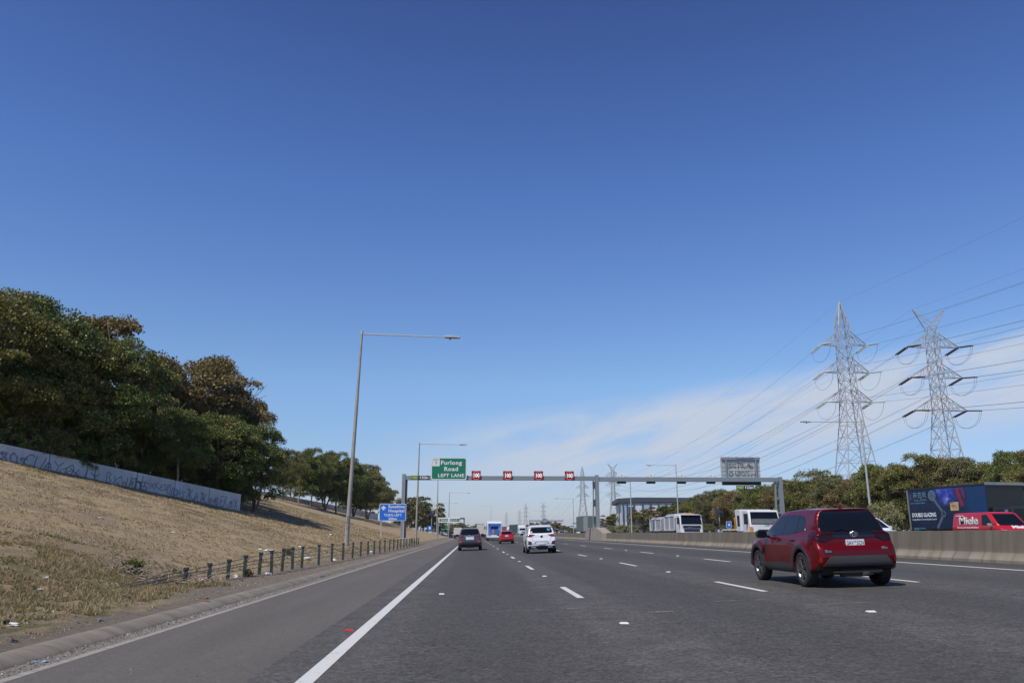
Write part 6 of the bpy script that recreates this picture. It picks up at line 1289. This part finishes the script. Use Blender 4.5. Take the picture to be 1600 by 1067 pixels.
for s in (-1, 1): ybox('side_window', t, M_GLASS, min(s * 1.2, s * 1.212), max(s * 1.2, s * 1.212), 4.6, 5.6, 1.5, 2.2); ybox('wing_mirror', t, M_CHR, s * 1.38 - .08, s * 1.38 + .08, 5.6, 5.75, 1.75, 2.25, .02); ybox('head_lamp', t, M_HEAD, s * .9 - .15, s * .9 + .15, 6.0, 6.04, .8, 1.0)
ybox('chassis', t, M_DARKM, -.5, .5, -4.1, 5.8, .5, .94); wheels(t, (5.1, -2.2, -3.2), 1.22, .48, .3)

# ------------------------------------------------------------------ litter and debris
M_LITW = M('litter_white', (.66, .66, .64), .7); M_LITB = M('litter_black', (.02, .02, .022), .6); M_TWIG = M('dry_twigs', (.32, .25, .18), .85, var=.4, scale=6); M_LITBR = M('litter_brown', (.16, .09, .05), .8)
def litter(X, Y, s, label, mat=None, flat=.35, cat='litter', name='crumpled_litter', seed=0):
    rr = random.Random(seed + int(X * 31 + Y * 17)); bm = bmesh.new(); s *= .8; bmesh.ops.create_icosphere(bm, subdivisions=2, radius=s)
    for v in bm.verts: n_ = 1 + .9 * noise.noise(v.co * (2.3 / s) + Vector((seed, X, Y))); v.co = Vector((v.co.x * n_ * 1.3, v.co.y * n_ * .9, max(v.co.z * flat * n_, -.01)))
    me = bpy.data.meshes.new(name); bm.to_mesh(me); bm.free(); me.materials.append(mat or M_LITW); name = 'plastic_bag' if 'bag' in label else 'paper_scrap' if 'scrap' in label or 'paper' in label else 'road_debris'; cat = name.replace('_', ' '); me.name = name; o = bpy.data.objects.new(name, me); col.objects.link(o)
    o.location = (X, Y, (gzb(X, Y) if X < -5.3 else (-.005 if X < -5.1 else -.145)) + .015); o.rotation_euler = (0, 0, rr.random() * 6); tag(o, label, cat, 'litter scattered on the left bank'); return o
for i, (X, Y, s, lab, mt, fl) in enumerate((
    (-8.69, 35.73, .26, 'white crushed carton on the grass behind the fence posts', M_LITW, .4), (-8.95, 35.3, .12, 'small white scrap left of the crushed carton', M_LITW, .4),
    (-6.28, 11.9, .08, 'white crumpled paper in the green grass at the lower left', M_LITW, .5), (-6.55, 12.05, .16, 'flat black rubber piece beside the white paper, lower left', M_LITB, .2), (-6.67, 16.48, .12, 'dark lump on the ground above the kerb, left of the concrete slab', M_LITB, .5),
    (-8.77, 17.6, .07, 'white paper scrap on the straw, farther left', M_LITW, .4), (-8.2, 16.3, .045, 'tiny white scrap on the straw below the paper scrap', M_LITW, .5), (-7.2, 22.9, .16, 'grey plastic bag in the twigs by the first fence post', M('litter_grey', (.5, .5, .52), .6), .7),
    (-6.75, 24.2, .11, 'white plastic bag between the second and third fence posts', M_LITW, .8), (-6.35, 26.3, .1, 'pale plastic bag behind the fourth fence post', M_LITW, .6), (-7.27, 37, .22, 'white bag in the grass behind the wide gap of the fence', M_LITW, .5), (-10.45, 61.2, .2, 'white scrap high on the bank right of the tree shadows', M_LITW, .4),
    (-6.4, 38.8, .16, 'pale bag at the foot of a fence post below the lamp', M_LITW, .6), (-5.2, 16.6, .09, 'brown wooden offcut lying on the kerb', M_LITBR, .3), (-11.75, 32.9, .1, 'small white scrap in the middle of the bank', M_LITW, .4), (-6.54, 54, .2, 'white scrap behind the farther fence posts', M_LITW, .5),
    (-4.98, 27.5, .2, 'black rubber strip lying on the kerb below the lamp pole', M_LITB, .15), (-13.9, 31.3, .07, 'tiny white scrap on the upper bank', M_LITW, .4), (-8.6, 42, .14, 'white scrap on the bank left of the lamp pole', M_LITW, .4), (-4.72, 9.6, .07, 'bluish squashed bottle in the gravel gutter, lower left', M('litter_blue', (.2, .22, .26), .4), .25),
    (-5.55, 10.6, .04, 'small dark blue scrap on the dirt above the kerb', M('litter_navy', (.04, .05, .08), .5), .4), (-5.6, 13.0, .05, 'small grey can on the dirt above the kerb', P_SIL, .6), (-13.2, 24.5, .06, 'tiny white speck of paper at the left edge of the bank', M_LITW, .4))):
    litter(X, Y, s, lab, mt, fl, seed=i)
m = MB(); m.box(-.1, .0, -.02, .02, 0, .01)
def twigs(X, Y, n, spread, label, seed):
    rr = random.Random(seed); m = MB(); z0 = gzb(X, Y)
    for i in range(n):
        a = rr.random() * 6.28; r = spread * rr.random() ** .6; x, y = math.cos(a) * r * 1.3, math.sin(a) * r; l = rr.uniform(.15, .6); b = rr.random() * 6.28; z = gzb(X + x, Y + y) - z0 + rr.uniform(.0, .12)
        p = [(x, y, z), (x + math.cos(b) * l * .5, y + math.sin(b) * l * .5, z + rr.uniform(.0, .15)), (x + math.cos(b + .4) * l, y + math.sin(b + .4) * l, z + rr.uniform(-.02, .22))]; m.path(p, [.012, .009, .004], 4)
    o = m.build('twig_pile', M_TWIG, None, smooth=True); o.location = (X, Y, z0); tag(o, label, 'dry branches')
twigs(-7.7, 21.1, 190, 1.15, 'tangle of bare dry twigs at the near end of the rope fence', 3); twigs(-8.6, 23.5, 40, 1.2, 'few dry branches on the bank behind the twig tangle', 4)
def sprig(X, Y, h, n, leaf, label, seed, name='green_weed'):
    rng = np.random.default_rng(seed); V = []; T = []
    for i in range(n):
        a = rng.random() * 6.28; r = h * .7 * rng.random() ** .6; x, y, z = math.cos(a) * r, math.sin(a) * r, h * rng.random() * (1 - .5 * r / h); w = .012 + .015 * rng.random(); l = .06 + .08 * rng.random(); b = rng.random() * 6.28
        V += [(x - w * math.sin(b), y + w * math.cos(b), z), (x + w * math.sin(b), y - w * math.cos(b), z), (x + l * math.cos(b), y + l * math.sin(b), z + l * .7)]; T.append(rng.random())
    me = bpy.data.meshes.new(name); me.from_pydata(V, [], [(3 * i, 3 * i + 1, 3 * i + 2) for i in range(len(T))]); tint_attr(me, T); me.materials.append(LEAF[leaf]); o = bpy.data.objects.new(name, me); col.objects.link(o); o.location = (X, Y, gzb(X, Y)); tag(o, label, 'weed', 'weeds at the foot of the bank')
sprig(-8.5, 21.3, .36, 500, 'green', 'small bushy green weed left of the twig tangle', 1); sprig(-6.5, 24.6, .2, 120, 'green', 'little green weed at the foot of a near fence post', 2); sprig(-8.0, 36.5, .3, 300, 'olive', 'low green weed patch below the crushed carton', 5)

# ------------------------------------------------------------------ thin summer haze
hz = MB(); hz.box(-4300, 4300, -4300, 4300, -2, 62); hm = bpy.data.materials.new('haze'); hm.use_nodes = True; ht = hm.node_tree
for n in list(ht.nodes): ht.nodes.remove(n)
ho = ht.nodes.new('ShaderNodeOutputMaterial'); pv = ht.nodes.new('ShaderNodeVolumePrincipled'); pv.inputs['Color'].default_value = (.78, .85, 1, 1); pv.inputs['Density'].default_value = .00008; pv.inputs['Anisotropy'].default_value = .1
ht.links.new(pv.outputs[0], ho.inputs['Volume']); o = hz.build('haze', hm); tag(o, 'thin bluish summer haze over the whole scene', 'haze', kind='stuff')
